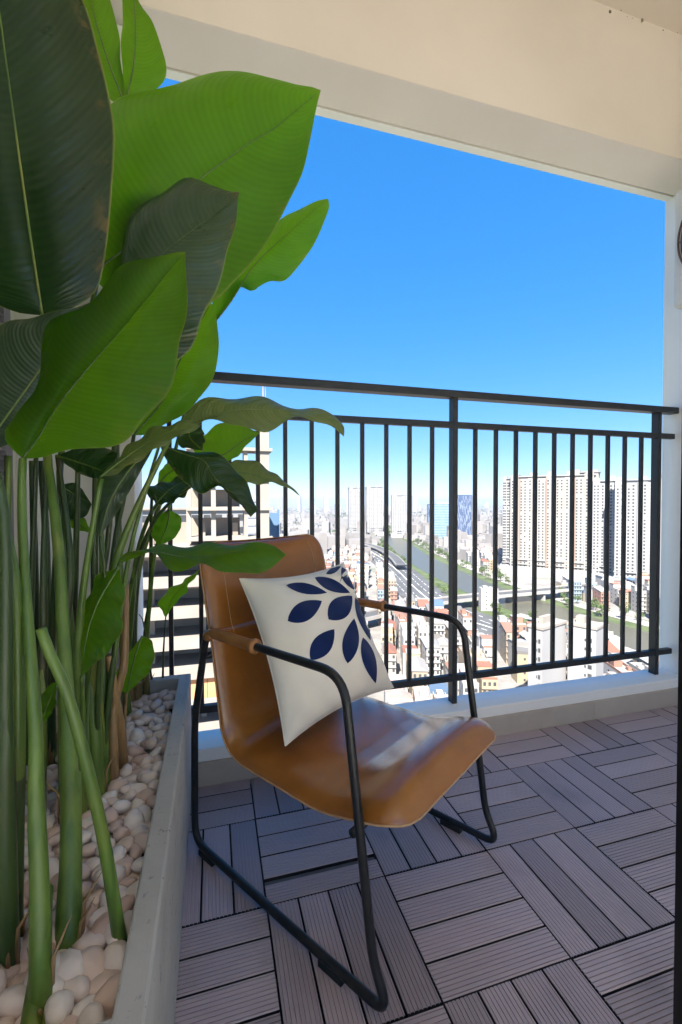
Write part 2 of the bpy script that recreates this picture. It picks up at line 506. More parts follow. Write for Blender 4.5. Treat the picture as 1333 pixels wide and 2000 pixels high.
# ------------------------------------------------------------------ deck tiles
def slat_mesh(L, W, name='slat'):
    g = 8
    pitch = 0.0698 / g
    prof = [(0.0, -0.02), (0.0, -0.0012), (0.0012, 0.0)]
    k = 0
    y = pitch * 0.5
    while y + 0.0010 < W - 0.002:
        prof += [(y - 0.0011, 0.0), (y - 0.0007, -0.0022), (y + 0.0007, -0.0022), (y + 0.0011, 0.0)]
        y += pitch
    prof += [(W - 0.0012, 0.0), (W, -0.0012), (W, -0.02)]
    n = len(prof)
    vs = [(0, a, b) for a, b in prof] + [(L, a, b) for a, b in prof]
    fs = [(i, i + n, i + n + 1, i + 1) for i in range(n - 1)]
    mb = MB(); mb.add(vs, fs)
    mb.f.append(tuple(range(n))); mb.f.append(tuple(reversed(range(n, 2 * n))))
    me = mb.mesh(name, [MT['slat'], MT['deck_base_gap_shade']])
    for i in (0, n - 2, n - 1, n): me.polygons[i].material_index = 1   # sides coloured black to stand in for shade in the gaps
    return me
SLATS = {}
def get_slat(L, W):
    k = (round(L, 4), round(W, 4))
    if k not in SLATS: SLATS[k] = slat_mesh(L, W)
    return SLATS[k]
TS, SW, GAP = 0.3, 0.0704, 0.0046
tile_base = {}
for i in range(-4, 6):
    for j in range(-4, 3):
        x0, y0 = i * TS, j * TS
        if x0 + TS < XL or x0 > XR or y0 + TS < YB: continue
        xa, xb = max(x0, XL) , min(x0 + TS, XR)
        yb = min(y0 + TS, YF)
        ya = max(y0, YB)
        key = (round(xb - xa, 3), round(yb - ya, 3))
        if key not in tile_base:
            bm_ = MB()
            for q in range(5):
                f = 0.012 + q * (key[1] - 0.03) / 4
                bm_.box(0.004, key[0] - 0.004, f, f + 0.008, -0.025, -0.0205)
            for q in range(5):
                f = 0.012 + q * (key[0] - 0.03) / 4
                bm_.box(f, f + 0.008, 0.004, key[1] - 0.004, -0.0252, -0.0203)
            tile_base[key] = bm_.mesh('deck_tile', MT['deck_base_gap_shade'])
        t = bpy.data.objects.new('deck_tile', tile_base[key])
        link(t, floor); t.location = (xa, ya, 0)
        along_x = (i + j) % 2 == 0
        for k in range(4):
            jz = RND.uniform(-0.0006, 0.0004)
            a = k * 0.075 + 0.0023
            if along_x:
                s0, s1 = y0 + a, y0 + a + SW
                s1 = min(s1, yb)
                if s0 < ya or s1 - s0 < 0.012: continue
                if (i, j, k) == (-1, 1, 0):
                    s1 -= 0.016
                    o = bpy.data.objects.new('slat_gap', MB().box(0.003, 0.297, s1 - ya + 0.001, s1 - ya + 0.0155, -0.018, -0.006).mesh('slat_gap', MT['grey_plastic']))
                    link(o, t)
                sx = max(x0 + 0.002, xa)
                o = bpy.data.objects.new('slat', get_slat(min(x0 + TS - 0.002, xb) - sx, s1 - s0))
                link(o, t)
                o.location = (sx - xa, s0 - ya, jz)
            else:
                s0, s1 = x0 + a, x0 + a + SW
                if s0 < xa or s1 > xb + 0.001: continue
                sy = max(y0 + 0.002, ya)
                o = bpy.data.objects.new('slat', get_slat(yb - 0.002 - sy if yb < y0 + TS else y0 + TS - 0.002 - sy, SW))
                link(o, t)
                o.rotation_euler = (0, 0, math.pi / 2)
                o.location = (s1 - xa, sy - ya, jz)

# ------------------------------------------------------------------ railing
YR = 0.893
rl = thing('balcony_railing', 'dark grey metal balcony railing with upright bars above the white kerb', 'railing', (0.5, YR, 0.119))
part('top_rail', MB().box(-0.653, XR - 0.002, 0.870, 0.918, 1.385, 1.414), MT['rail'], rl, bevel=0.003)
part('upper_rail', MB().box(-0.653, XR - 0.012, 0.881, 0.905, 1.263, 1.288), MT['rail'], rl, bevel=0.002)
part('lower_rail', MB().box(-0.653, XR - 0.012, 0.881, 0.905, 0.212, 0.238), MT['rail'], rl, bevel=0.002)
for k in range(-6, 17):
    x = 0.5435 + (k - 5) * 0.1002
    if x < -0.64: continue
    if k in (5, 16):
        part('post', MB().box(x - 0.0110, x + 0.0110, 0.8795, 0.9165, 0.119, 1.386), MT['rail'], rl, bevel=0.002)
    else:
        part('bar', MB().box(x - 0.0075, x + 0.0075, 0.886, 0.901, 0.2375, 1.2635), MT['rail'], rl, bevel=0.0015)

# ------------------------------------------------------------------ door leaf, louver, air conditioner
dl = thing('balcony_door', 'black framed door leaf standing open at the edge of the view', 'door', (0.27, -0.65, 0))
D0, D1 = -1.05, -0.25
mb = MB().box(0.249, 0.289, D1 - 0.07, D1, 0.012, 2.3).box(0.249, 0.289, D0, D0 + 0.07, 0.012, 2.3).box(0.2495, 0.2885, D0 + 0.07, D1 - 0.07, 0.012, 0.12).box(0.2495, 0.2885, D0 + 0.07, D1 - 0.07, 2.2, 2.3)
part('door_frame', mb, MT['door_black'], dl)
mg, nt, b = new_mat('door_glass')
b.inputs['Base Color'].default_value = (0.75, 0.8, 0.78, 1); b.inputs['Roughness'].default_value = 0.02
b.inputs['Transmission Weight'].default_value = 1.0; b.inputs['IOR'].default_value = 1.0
part('pane', MB().box(0.266, 0.272, D0 + 0.069, D1 - 0.069, 0.119, 2.201), mg, dl)
part('handle', MB().box(0.220, 0.248, D1 - 0.045, D1 - 0.025, 0.98, 1.12), MT['door_black'], dl, bevel=0.004)

lv = thing('louver_panel', 'grey slatted louver panel on the side wall behind the stems', 'louver', (XL, 0.2, 0.3))
part('louver_frame', MB().box(XL, XL + 0.03, -0.30, -0.26, 0.42, 1.75).box(XL, XL + 0.03, 0.66, 0.70, 0.42, 1.75).box(XL, XL + 0.0298, -0.26, 0.66, 1.71, 1.75).box(XL, XL + 0.0298, -0.26, 0.66, 0.42, 0.46), MT['louver'], lv)
z = 0.47
while z < 1.70:
    part('slat', MB().obox((XL + 0.016, 0.2, z + 0.012), (0.011, 0, -0.010), (0, 0.4595, 0), (0.0014, 0, 0.0016)), MT['louver'], lv)
    z += 0.026

AX, AY1, AZ0, AZ1 = 1.50, 0.722, 1.79, 2.29
ac = thing('air_conditioner', 'cream outdoor air conditioner unit with round brown grille on the side wall', 'air conditioner', (1.62, 0.4, AZ0))
part('casing', MB().box(AX, XR - 0.03, AY1 - 0.78, AY1, AZ0, AZ1), MT['ac_white'], ac, bevel=0.018, seg=3)
gc = np.array([AX - 0.008, AY1 - 0.245, (AZ0 + AZ1) / 2 + 0.015])
for q in range(11):
    r = 0.215 - q * 0.018
    pts = [gc + np.array([-0.006 if q else 0, r * math.cos(t), r * math.sin(t)]) for t in np.linspace(0, 2 * math.pi, 49)]
    part('grille_ring', MB().tube(pts, 0.0045 if q == 0 else 0.003, 6, cap=False), MT['ac_grille'], ac, smooth=True)
mb = MB()
for q in range(12):
    a = q * math.pi / 6
    mb.tube([gc + np.array([-0.002, 0.03 * math.cos(a), 0.03 * math.sin(a)]), gc + np.array([-0.002, 0.215 * math.cos(a), 0.215 * math.sin(a)])], 0.0025, 5)
part('grille_spokes', mb, MT['ac_grille'], ac)
mb = MB()
n = 40
mb.add([gc + np.array([0.0065, 0, 0])] + [gc + np.array([0.0065, 0.21 * math.cos(t), 0.21 * math.sin(t)]) for t in np.linspace(0, 2 * math.pi, n, endpoint=False)], [(0, 1 + (k + 1) % n, 1 + k) for k in range(n)])
part('fan_opening', mb, MT['rubber'], ac)
for yy in (AY1 - 0.12, AY1 - 0.66):
    part('bracket', MB().box(AX + 0.02, XR, yy - 0.02, yy + 0.02, AZ0 - 0.03, AZ0 - 0.001).box(XR - 0.03, XR, yy - 0.0198, yy + 0.0198, AZ0 - 0.25, AZ0 - 0.03), MT['ac_white'], ac)

# ------------------------------------------------------------------ planter
PX0, PX1, PY0, PY1, PZ = -0.955, -0.490, -0.252, 0.790, 0.395
RW = 0.036
pl = thing('planter', 'long grey concrete planter box full of pebbles and tall plants', 'planter', ((PX0 + PX1) / 2, (PY0 + PY1) / 2, 0))
out = [(PX0, PY0), (PX1, PY0), (PX1, PY1), (PX0, PY1)]
inn = [(PX0 + RW, PY0 + RW), (PX1 - RW, PY0 + RW), (PX1 - RW, PY1 - RW), (PX0 + RW, PY1 - RW)]
mb = MB()
vs = [(x, y, 0.001) for x, y in out] + [(x, y, PZ) for x, y in out] + [(x, y, PZ) for x, y in inn] + [(x, y, 0.28) for x, y in inn]
fs = []
for k in range(4):
    q = (k + 1) % 4
    fs += [(k, q, 4 + q, 4 + k), (4 + k, 4 + q, 8 + q, 8 + k), (8 + k, 8 + q, 12 + q, 12 + k)]
fs += [(12, 13, 14, 15), (3, 2, 1, 0)]
mb.add(vs, fs)
part('box', mb, MT['concrete'], pl, bevel=0.004)
part('soil', MB().box(PX0 + RW + 0.001, PX1 - RW - 0.001, PY0 + RW + 0.001, PY1 - RW - 0.001, 0.281, 0.338), MT['soil'], pl)

# pebbles
def pebble_mesh(seed):
    r = random.Random(seed)
    a, b_, c = r.uniform(0.0175, 0.0235), r.uniform(0.0125, 0.0160), r.uniform(0.0095, 0.0130)
    tw = r.uniform(-0.3, 0.3)
    ph = [r.uniform(0, 6.28) for _ in range(6)]
    P = []
    nu, nv = 10, 7
    for i in range(nu):
        row = []
        for j in range(nv):
            th, fi = 2 * math.pi * i / nu, math.pi * j / (nv - 1)
            x, y, z = math.sin(fi) * math.cos(th), math.sin(fi) * math.sin(th), math.cos(fi)
            k = 1 + 0.10 * math.sin(2 * th + ph[0]) * math.sin(fi) + 0.07 * math.sin(3 * th + ph[1]) * math.sin(fi) + 0.08 * math.sin(2 * fi + ph[2])
            x2 = a * k * (abs(x) ** 0.9) * (1 if x > 0 else -1) * (1 + 0.25 * tw * y)
            row.append((x2, b_ * k * y * (1 + tw * x * 0.6), c * k * z))
        P.append(row)
    mb = MB().grid(P, close_u=True)
    return mb.mesh('pebble', MT['pebble'], True)
PM = [pebble_mesh(s) for s in range(9)]
spots = []
sp = 0.0300
row = 0
y = PY0 + RW + 0.012
while y < PY1 - RW - 0.008:
    x = PX1 - RW - 0.012 - (row % 2) * sp / 2
    while x > PX0 + RW + 0.008:
        spots.append((x + RND.uniform(-0.005, 0.005), y + RND.uniform(-0.005, 0.005)))
        x -= sp
    y += sp * 0.86
    row += 1
def proj(p):
    d = np.asarray(p) - CAM
    z = float(d @ FW)
    return IW / 2 + FPX * float(d @ RT) / z, IH / 2 - FPX * float(d @ UP) / z, z
cand = []
for (x, y) in spots:
    z = 0.3475 + RND.uniform(-0.005, 0.010)
    if RND.random() < 0.12: z += 0.010
    px, py, dd = proj((x, y, z))
    seen = px > -10 and py < 2020
    cand.append((dd if seen else 99 + dd, x, y, z))
cand.sort()
keep = cand[:300]
for (dd, x, y, z) in keep:
    o = bpy.data.objects.new('pebble', RND.choice(PM))
    link(o)
    o.location = (x, y, z)
    o.rotation_euler = (RND.uniform(-0.55, 0.55), RND.uniform(-0.55, 0.55), RND.uniform(0, 6.28))
    s_ = RND.choice((RND.uniform(0.72, 0.95), RND.uniform(0.95, 1.35)))
    if y < -0.02: s_ *= 1.18
    o.scale = (s_, s_, s_)
    tag(o, 'smooth cream and pinkish pebble among the pebbles covering the planter soil', 'pebble', 'pebbles in the planter')
mb = MB()
for (dd, x, y, z) in cand[300:] + [(0, a + sp * 0.5, b_ + 0.007, 0.336) for a, b_ in spots]:
    me = RND.choice(PM)
    R3 = Matrix.Rotation(RND.uniform(0, 6.28), 3, 'Z') @ Matrix.Rotation(RND.uniform(-0.5, 0.5), 3, 'X')
    if x > PX1 - RW - 0.01 or x < PX0 + RW + 0.01 or y > PY1 - RW - 0.008: continue
    mb.add([tuple(R3 @ v.co + Vector((x, y, z))) for v in me.vertices], [tuple(p.vertices) for p in me.polygons])
o = part('pebble_bed', mb, MT['pebble'], None, smooth=True)
tag(o, 'bed of small pale pebbles filling the concrete planter', 'pebbles', kind='stuff')
#@@PLANTS0
# ------------------------------------------------------------------ plants
def leaf(parent, mid, left, right, db, dt, dl=0.0, dr=0.0, mat='leaf_young', bulge=0.10, ribr=0.0028, wave=0.006, dm=0.0, ribmat='stem'):
    """blade lofted between its two margins and the rib; pixels give direction, depths run base -> tip"""
    N, K = 44, 9
    def curve(px, off):
        P = resample(px, N)
        t = np.linspace(0, 1, N)
        D = db + (dt - db) * t + (off + dm) * np.sin(math.pi * t)
        return np.array([at(P[i][0], P[i][1], D[i]) for i in range(N)])
    C, A, B_ = curve(mid, 0), curve(left, dl), curve(right, dr)
    A[0] = B_[0] = C[0]; A[-1] = B_[-1] = C[-1]
    T = np.gradient(C, axis=0); T /= np.linalg.norm(T, axis=1)[:, None] + 1e-9
    vs, uv = [], []
    ph = RND.uniform(0, 6)
    nrm = np.cross(T, A - B_); nl = np.linalg.norm(nrm, axis=1)[:, None]; nrm = nrm / np.maximum(nl, 1e-6)
    for k in range(2, N):                                   # steady normals
        if np.dot(nrm[k], nrm[k - 1]) < 0: nrm[k] = -nrm[k]
    if np.dot(nrm[N // 2], CAM - C[N // 2]) < 0: nrm = -nrm
    for i in range(N):
        row = []
        for (E_, sgn) in ((A, -1), (B_, 1)):
            w = np.linalg.norm(E_[i] - C[i])
            half = []
            for j in range(K):
                q = j / (K - 1)
                p = C[i] + (E_[i] - C[i]) * q + nrm[i] * (bulge * w * 4 * q * (1 - q) * 0.5)
                p = p + nrm[i] * wave * q * q * math.sin(i * 0.55 + ph + sgn) * min(1, w / 0.03)
                half.append((p, (i / (N - 1), q)))
            row.append(half)
        full = list(reversed(row[0])) + row[1][1:]
        vs.append([f[0] for f in full]); uv.append([f[1] for f in full])
    mb = MB().grid(vs)
    o = part('leaf', mb, MT[mat], parent, smooth=True)
    me = o.data
    ul = me.uv_layers.new(name='UVMap')
    flat = [q for r in uv for q in r]
    for lp in me.loops:
        ul.data[lp.index].uv = flat[lp.vertex_index]
    part('midrib', MB().tube(C[:-1] - nrm[:-1] * 0.0006, np.linspace(ribr, ribr * 0.25, N - 1), 7), MT[ribmat], o, smooth=True)
    return o
def wrap(parent, X, R, frac, mat):
    """leaf sheath hugging the stem, its upper margin running to a point on one side"""
    n, k = max(6, int(len(X) * frac)), 11
    mb = MB().tube(X[:n], R[:n] * np.concatenate([np.full(n - 1, 1.09), [1.03]]), k, cap=False)
    T = X[n - 1] - X[n - 2]
    T = T / np.linalg.norm(T)
    a0, L = RND.uniform(0, 6.28), RND.uniform(0.05, 0.12)
    for ring in (n - 1, n - 2):
        w = 1.0 if ring == n - 1 else 0.45
        for q in range(k):
            t = (0.5 + 0.5 * math.cos(2 * math.pi * q / k - a0)) ** 2
            v = np.array(mb.v[ring * k + q]) + T * (L * w * t - 0.03 * (1 - t) * w)
            mb.v[ring * k + q] = tuple(v)
    return part('sheath', mb, MT[mat], parent, smooth=True)
def stem(parent, pts, r0, r1, mat='stem', name='stem', top_d=None, base_z=0.345, base=None, flare=1.15):
    """first pixel is the foot in the pebbles, last pixel the upper end at depth top_d"""
    p0 = on_z(pts[0][0], pts[0][1], base_z) if base is None else np.asarray(base, float)
    d0 = depth_of(p0)
    P = resample(pts, 26)
    D = np.linspace(d0, top_d, 26)
    X = np.array([at(P[i][0], P[i][1], D[i]) for i in range(26)])
    X = np.vstack([X[0] - np.array([0, 0, 0.04]), X])
    R = np.linspace(r0, r1, 27); R[:4] *= np.linspace(flare, 1, 4)
    o = part(name, MB().tube(X, R, 11), MT[mat], parent, smooth=True)
    if r0 > 0.0065 and name == 'stem':
        wrap(o, X, R, RND.uniform(0.25, 0.5), RND.choice(('stem', 'stem_dark', 'stem')))
        if RND.random() < 0.35 and r0 < 0.0101: wrap(o, X, R * 1.08, RND.uniform(0.1, 0.16), 'stem_brown')
        for _ in range(3):
            a = RND.uniform(0, 6.28); h = RND.uniform(0.02, 0.10); c0 = X[1]
            dv = np.array([math.cos(a), math.sin(a), 0])
            part('husk', MB().tube([c0 + dv * R[1] * 0.9 + np.array([0, 0, 0.0]), c0 + dv * R[1] * 1.15 + np.array([0, 0, h * 0.6]), c0 + dv * (R[1] * 1.2 + h * 0.25) + np.array([0, 0, h])], [0.0034, 0.0026, 0.0005], 5), MT['stem_brown'], o, smooth=True)
    return o

# --- front clump, close to the lens
pA = thing('broadleaf_plant', 'tall plant clump nearest the lens with a huge dark leaf', 'plant', on_z(80, 1960, 0.345))
leaf(pA, [(84, 616), (60, 460), (36, 290), (14, 130), (-12, -60), (-40, -230)],
     [(84, 616), (20, 606), (-60, 560), (-120, 450), (-140, 300), (-130, 100), (-90, -80), (-40, -230)],
     [(84, 616), (140, 604), (188, 568), (205, 500), (218, 395), (224, 265), (212, 178), (191, 92), (163, 0), (100, -110), (-40, -230)],
     0.90, 0.82, 0.02, 0.06, 'leaf_old', 0.24, 0.0036, 0.002)
leaf(pA, [(-40, 885), (30, 790), (80, 720), (140, 640), (190, 585)],
     [(-40, 885), (-70, 740), (0, 640), (60, 618), (130, 606), (190, 585)],
     [(-40, 885), (30, 860), (80, 810), (140, 700), (190, 585)], 0.80, 0.84, 0.0, 0.02, 'leaf_grey', 0.14)
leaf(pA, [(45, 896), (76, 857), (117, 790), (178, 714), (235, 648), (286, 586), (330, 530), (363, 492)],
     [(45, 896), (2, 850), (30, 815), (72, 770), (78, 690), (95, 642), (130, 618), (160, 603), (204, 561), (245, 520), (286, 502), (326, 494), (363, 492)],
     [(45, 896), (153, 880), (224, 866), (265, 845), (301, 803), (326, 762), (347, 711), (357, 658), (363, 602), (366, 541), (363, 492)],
     0.69, 0.78, 0.05, -0.06, 'leaf_backlit', 0.42, 0.0034)
leaf(pA, [(60, 872), (92, 790), (140, 715), (200, 640), (260, 570), (345, 506)],  # added leaf, hidden behind the front one to darken its upper half
     [(60, 872), (40, 835), (80, 775), (88, 695), (104, 650), (136, 626), (206, 570), (248, 530), (290, 511), (345, 506)],
     [(60, 872), (112, 800), (172, 722), (230, 655), (282, 594), (345, 506)], 0.708, 0.798, 0.05, 0.0, 'leaf_old', 0.30, 0.0026, 0.001)
leaf(pA, [(75, 1421), (90, 1385), (111, 1334)], [(75, 1421), (70, 1375), (99, 1337), (111, 1334)], [(75, 1421), (106, 1385), (111, 1334)], 0.72, 0.70, 0, 0, 'leaf_young')
stem(pA, [(80, 1975), (77, 1715), (70, 1560), (70, 1430), (60, 1280), (51, 1160), (45, 1040), (43, 960), (45, 896)], 0.0120, 0.0050, 'stem', top_d=0.64)
stem(pA, [(134, 1850), (138, 1620), (132, 1400), (123, 1220), (117, 1100), (105, 980), (93, 887), (84, 616)], 0.0160, 0.0052, 'stem', top_d=0.90)
stem(pA, [(236, 1845), (205, 1652), (176, 1520), (150, 1420), (126, 1340), (99, 1280), (80, 1228)], 0.0090, 0.0062, 'stem', 'cut_stem', top_d=0.555)
stem(pA, [(14, 1885), (12, 1700), (10, 1400), (12, 1200), (8, 1000), (-20, 885)], 0.0135, 0.0052, 'stem_dark', top_d=0.57)
stem(pA, [(28, 1840), (32, 1600), (36, 1400), (30, 1170), (12, 1060), (-20, 940)], 0.0095, 0.0085, 'stem', top_d=0.60)
stem(pA, [(58, 2030), (66, 1940), (76, 1850), (88, 1780), (101, 1726)], 0.0125, 0.0010, 'stem', 'sheath', top_d=0.615)
stem(pA, [(96, 2010), (92, 1900), (96, 1800), (102, 1730)], 0.010, 0.002, 'stem', 'sheath', top_d=0.625)

for q in range(9):
    x0 = 6 + q * 24 + RND.uniform(-8, 8); y0 = 1500 + RND.uniform(-30, 120)
    xm = x0 + RND.uniform(-14, 10)
    stem(pA, [(x0, y0), (xm, 1300), (xm + RND.uniform(-8, 14), 1100), (xm + RND.uniform(-12, 22), 890)], RND.uniform(0.007, 0.012), 0.0045, RND.choice(('stem', 'stem_dark', 'stem_dark')), top_d=RND.uniform(0.82, 0.95))
# --- middle clump
pB = thing('broadleaf_plant', 'tall plant clump in the middle of the planter with arching bright leaves', 'plant', on_z(190, 1545, 0.345))
leaf(pB, [(190, 550), (206, 515), (240, 490), (310, 420), (388, 352), (444, 311), (490, 278), (530, 255), (580, 215), (627, 176)],
     [(190, 550), (150, 400), (185, 250), (218, 208), (245, 190), (300, 172), (330, 163), (400, 148), (480, 141), (540, 150), (585, 166), (627, 176)],
     [(190, 550), (250, 600), (330, 622), (418, 590), (464, 546), (505, 495), (540, 444), (571, 382), (594, 326), (612, 245), (620, 204), (627, 176)],
     1.02, 1.18, 0.06, 0.07, 'leaf_young', 0.30, 0.0034)
leaf(pB, [(225, 770), (275, 590), (305, 512), (357, 464), (410, 425), (468, 375)],
     [(225, 770), (222, 640), (237, 525), (245, 474), (255, 439), (275, 403), (321, 372), (365, 351), (408, 360), (468, 375)],
     [(225, 770), (290, 745), (352, 699), (388, 648), (423, 561), (444, 505), (459, 434), (468, 375)],
     0.95, 0.98, 0.12, 0.0, 'leaf_grey', 0.30, 0.0026)
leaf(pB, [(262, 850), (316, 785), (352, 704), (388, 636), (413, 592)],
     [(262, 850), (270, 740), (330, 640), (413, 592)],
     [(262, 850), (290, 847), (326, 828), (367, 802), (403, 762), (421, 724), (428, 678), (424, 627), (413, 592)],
     1.02, 1.10, 0.0, 0.03, 'leaf_backlit', 0.25)
leaf(pB, [(246, 207), (216, 130), (190, 50), (172, -40), (160, -150)],
     [(246, 207), (212, 190), (186, 92), (155, -20), (150, -150)],
     [(246, 207), (238, 125), (230, 55), (214, -5), (160, -150)], 1.23, 1.20, 0, 0, 'leaf_young')
leaf(pB, [(246, 200), (264, 110), (262, 0), (245, -150)],
     [(246, 200), (238, 125), (240, 0), (245, -150)],
     [(246, 200), (288, 180), (318, 165), (327, 142), (319, 102), (301, 51), (272, 0), (252, -70), (245, -150)], 1.24, 1.21, 0, 0.02, 'leaf_young')
leaf(pB, [(195, 932), (250, 890), (310, 852), (360, 836), (395, 828)],
     [(195, 932), (228, 897), (280, 847), (337, 826), (370, 823), (395, 828)],
     [(195, 932), (235, 922), (265, 902), (300, 882), (339, 857), (380, 840), (395, 828)], 0.80, 0.84, 0.02, -0.01, 'leaf_tan', 0.15)
leaf(pB, [(302, 872), (255, 915), (215, 980), (196, 1047)],
     [(302, 872), (230, 905), (192, 935), (187, 985), (196, 1047)],
     [(302, 872), (284, 905), (256, 955), (226, 1005), (196, 1047)], 0.86, 0.84, 0, 0.02, 'leaf_grey', 0.15)
leaf(pB, [(332, 858), (365, 838), (398, 820), (431, 807), (465, 800), (500, 799), (540, 801), (600, 807), (650, 822), (672, 853)],
     [(332, 858), (347, 825), (372, 796), (408, 780), (459, 775), (510, 778), (551, 788), (587, 798), (622, 802), (653, 810), (673, 831), (672, 853)],
     [(332, 858), (370, 842), (403, 822), (428, 818), (459, 831), (490, 841), (520, 841), (556, 826), (587, 817), (612, 820), (643, 830), (672, 853)],
     0.93, 1.02, 0.05, -0.03, 'leaf_tan', 0.10, 0.0022)
leaf(pB, [(312, 868), (358, 886), (398, 900), (416, 927), (431, 945), (458, 968), (490, 1010)],
     [(312, 868), (343, 876), (375, 884), (406, 880), (431, 890), (458, 913), (480, 942), (496, 975), (503, 996), (490, 1010)],
     [(312, 868), (325, 898), (345, 925), (365, 946), (391, 962), (412, 957), (432, 952), (458, 976), (478, 993), (490, 1010)],
     0.95, 0.90, 0.02, -0.02, 'leaf_old', 0.12, 0.0018)
leaf(pB, [(229, 1104), (255, 1082), (300, 1076), (350, 1086), (400, 1086), (470, 1078), (530, 1077), (560, 1083)],
     [(229, 1104), (249, 1078), (290, 1071), (330, 1066), (400, 1064), (450, 1062), (500, 1061), (535, 1065), (560, 1083)],
     [(229, 1104), (262, 1088), (300, 1084), (327, 1105), (350, 1114), (372, 1113), (399, 1103), (430, 1112), (470, 1122), (505, 1119), (535, 1105), (560, 1083)],
     0.90, 1.0, 0.05, -0.03, 'leaf_young', 0.12, 0.0018)
leaf(pB, [(231, 1109), (190, 1180), (168, 1250), (160, 1322)],
     [(231, 1109), (192, 1125), (168, 1178), (158, 1240), (160, 1322)],
     [(231, 1109), (241, 1142), (241, 1184), (235, 1238), (222, 1262), (195, 1288), (160, 1322)], 0.86, 0.80, 0.02, 0.0, 'leaf_young', 0.12)
leaf(pB, [(114, 948), (145, 965), (180, 985)], [(114, 948), (150, 945), (180, 985)], [(114, 948), (130, 1010), (165, 1010), (180, 985)], 0.95, 0.98, 0, 0, 'leaf_old')
leaf(pB, [(128, 1008), (150, 1020), (180, 1042)], [(128, 1008), (160, 1006), (180, 1042)], [(128, 1008), (140, 1030), (180, 1042)], 0.97, 1.0, 0, 0, 'leaf_young')
leaf(pB, [(110, 890), (160, 905), (215, 925)], [(110, 890), (165, 870), (230, 885), (215, 925)], [(110, 890), (150, 922), (190, 935), (215, 925)], 0.86, 0.84, 0, 0, 'leaf_old')
stem(pB, [(150, 1600), (150, 1460), (144, 1310), (132, 1160), (129, 1040), (120, 887), (190, 550)], 0.0105, 0.0048, 'stem', top_d=1.02)
stem(pB, [(162, 1600), (156, 1430), (153, 1280), (162, 1160), (180, 1040), (198, 935)], 0.0100, 0.0045, 'stem', top_d=0.80)
stem(pB, [(190, 1560), (186, 1460), (180, 1310), (200, 1200), (234, 1076), (270, 986), (306, 911), (332, 858)], 0.0155, 0.0042, 'stem', top_d=0.93)
stem(pB, [(205, 1540), (203, 1400), (207, 1250), (225, 1060), (245, 960), (262, 850)], 0.0100, 0.0042, 'stem_dark', top_d=1.02)
stem(pB, [(222, 1530), (221, 1400), (232, 1340), (243, 1290), (246, 1140)], 0.0120, 0.0070, 'stem_brown', 'dry_stalk', top_d=1.0)
stem(pB, [(240, 1500), (236, 1430), (225, 1360), (213, 1280)], 0.0130, 0.0075, 'stem_brown', 'dry_stalk', top_d=0.95)
stem(pB, [(98, 1490), (95, 1400), (92, 1250), (90, 1050), (80, 900), (150, 700), (225, 770)][:5], 0.0140, 0.0060, 'stem_dark', top_d=0.98)
stem(pB, [(75, 1480), (72, 1300), (68, 1100), (63, 900)], 0.0110, 0.0060, 'stem_dark', top_d=0.98)
stem(pB, [(170, 1570), (172, 1400), (190, 1200), (212, 1050), (222, 900), (225, 770)], 0.0085, 0.0040, 'stem_dark', top_d=0.95)
stem(pB, [(178, 1540), (190, 1400), (205, 1250), (222, 1150), (231, 1106)], 0.007, 0.003, 'stem', top_d=0.88)
stem(pB, [(160, 1560), (164, 1440), (160, 1322)], 0.006, 0.0035, 'stem', top_d=0.80)
stem(pB, [(196, 1535), (215, 1350), (250, 1100), (285, 960), (312, 868)], 0.008, 0.003, 'stem', top_d=0.95)
stem(pB, [(185, 1545), (195, 1300), (205, 1130), (196, 1047)], 0.007, 0.003, 'stem_dark', top_d=0.84)
stem(pB, [(250, 1400), (238, 1200), (228, 800), (236, 500), (246, 207)], 0.010, 0.004, 'stem_dark', top_d=1.235)

# --- far clump
pC = thing('broadleaf_plant', 'slender plant clump at the far end of the planter by the railing', 'plant', on_z(285, 1350, 0.345))
leaf(pC, [(395, 660), (450, 590), (500, 515), (580, 440), (641, 388)],
     [(395, 660), (430, 560), (490, 480), (540, 438), (566, 418), (602, 398), (641, 388)],
     [(395, 660), (440, 600), (459, 558), (492, 571), (510, 558), (530, 547), (556, 547), (581, 525), (602, 495), (627, 449), (643, 408), (641, 388)],
     1.32, 1.42, 0.04, 0.04, 'leaf_young', 0.12)
leaf(pC, [(400, 900), (440, 886), (475, 861), (508, 846)],
     [(400, 900), (378, 878), (389, 858), (414, 837), (444, 822), (463, 824), (482, 832), (508, 846)],
     [(400, 900), (440, 901), (461, 894), (484, 868), (508, 846)], 1.18, 1.24, 0.02, 0.0, 'leaf_young', 0.12)
leaf(pC, [(436, 925), (475, 924), (505, 930), (540, 939), (572, 953), (587, 969)],
     [(436, 925), (456, 902), (480, 897), (507, 905), (528, 918), (547, 934), (565, 946), (587, 969)],
     [(436, 925), (470, 938), (490, 945), (511, 945), (532, 943), (560, 952), (587, 969)], 1.12, 1.18, 0.02, -0.01, 'leaf_tan', 0.12)
leaf(pC, [(306, 982), (328, 960), (345, 948), (370, 935)],
     [(306, 982), (288, 966), (293, 948), (322, 942), (350, 932), (370, 935)],
     [(306, 982), (322, 985), (351, 974), (371, 958), (370, 935)], 1.15, 1.2, 0.03, -0.02, 'leaf_old', 0.12)
leaf(pC, [(308, 950), (325, 928), (352, 912)], [(308, 950), (312, 922), (330, 905), (352, 912)], [(308, 950), (340, 945), (358, 930), (352, 912)], 1.25, 1.28, 0, 0, 'leaf_young')
leaf(pC, [(332, 996), (326, 1030), (310, 1064)],
     [(332, 996), (310, 1006), (297, 1024), (298, 1050), (310, 1064)],
     [(332, 996), (351, 1007), (355, 1026), (345, 1046), (330, 1058), (310, 1064)], 1.2, 1.22, 0, 0.02, 'leaf_young', 0.14)
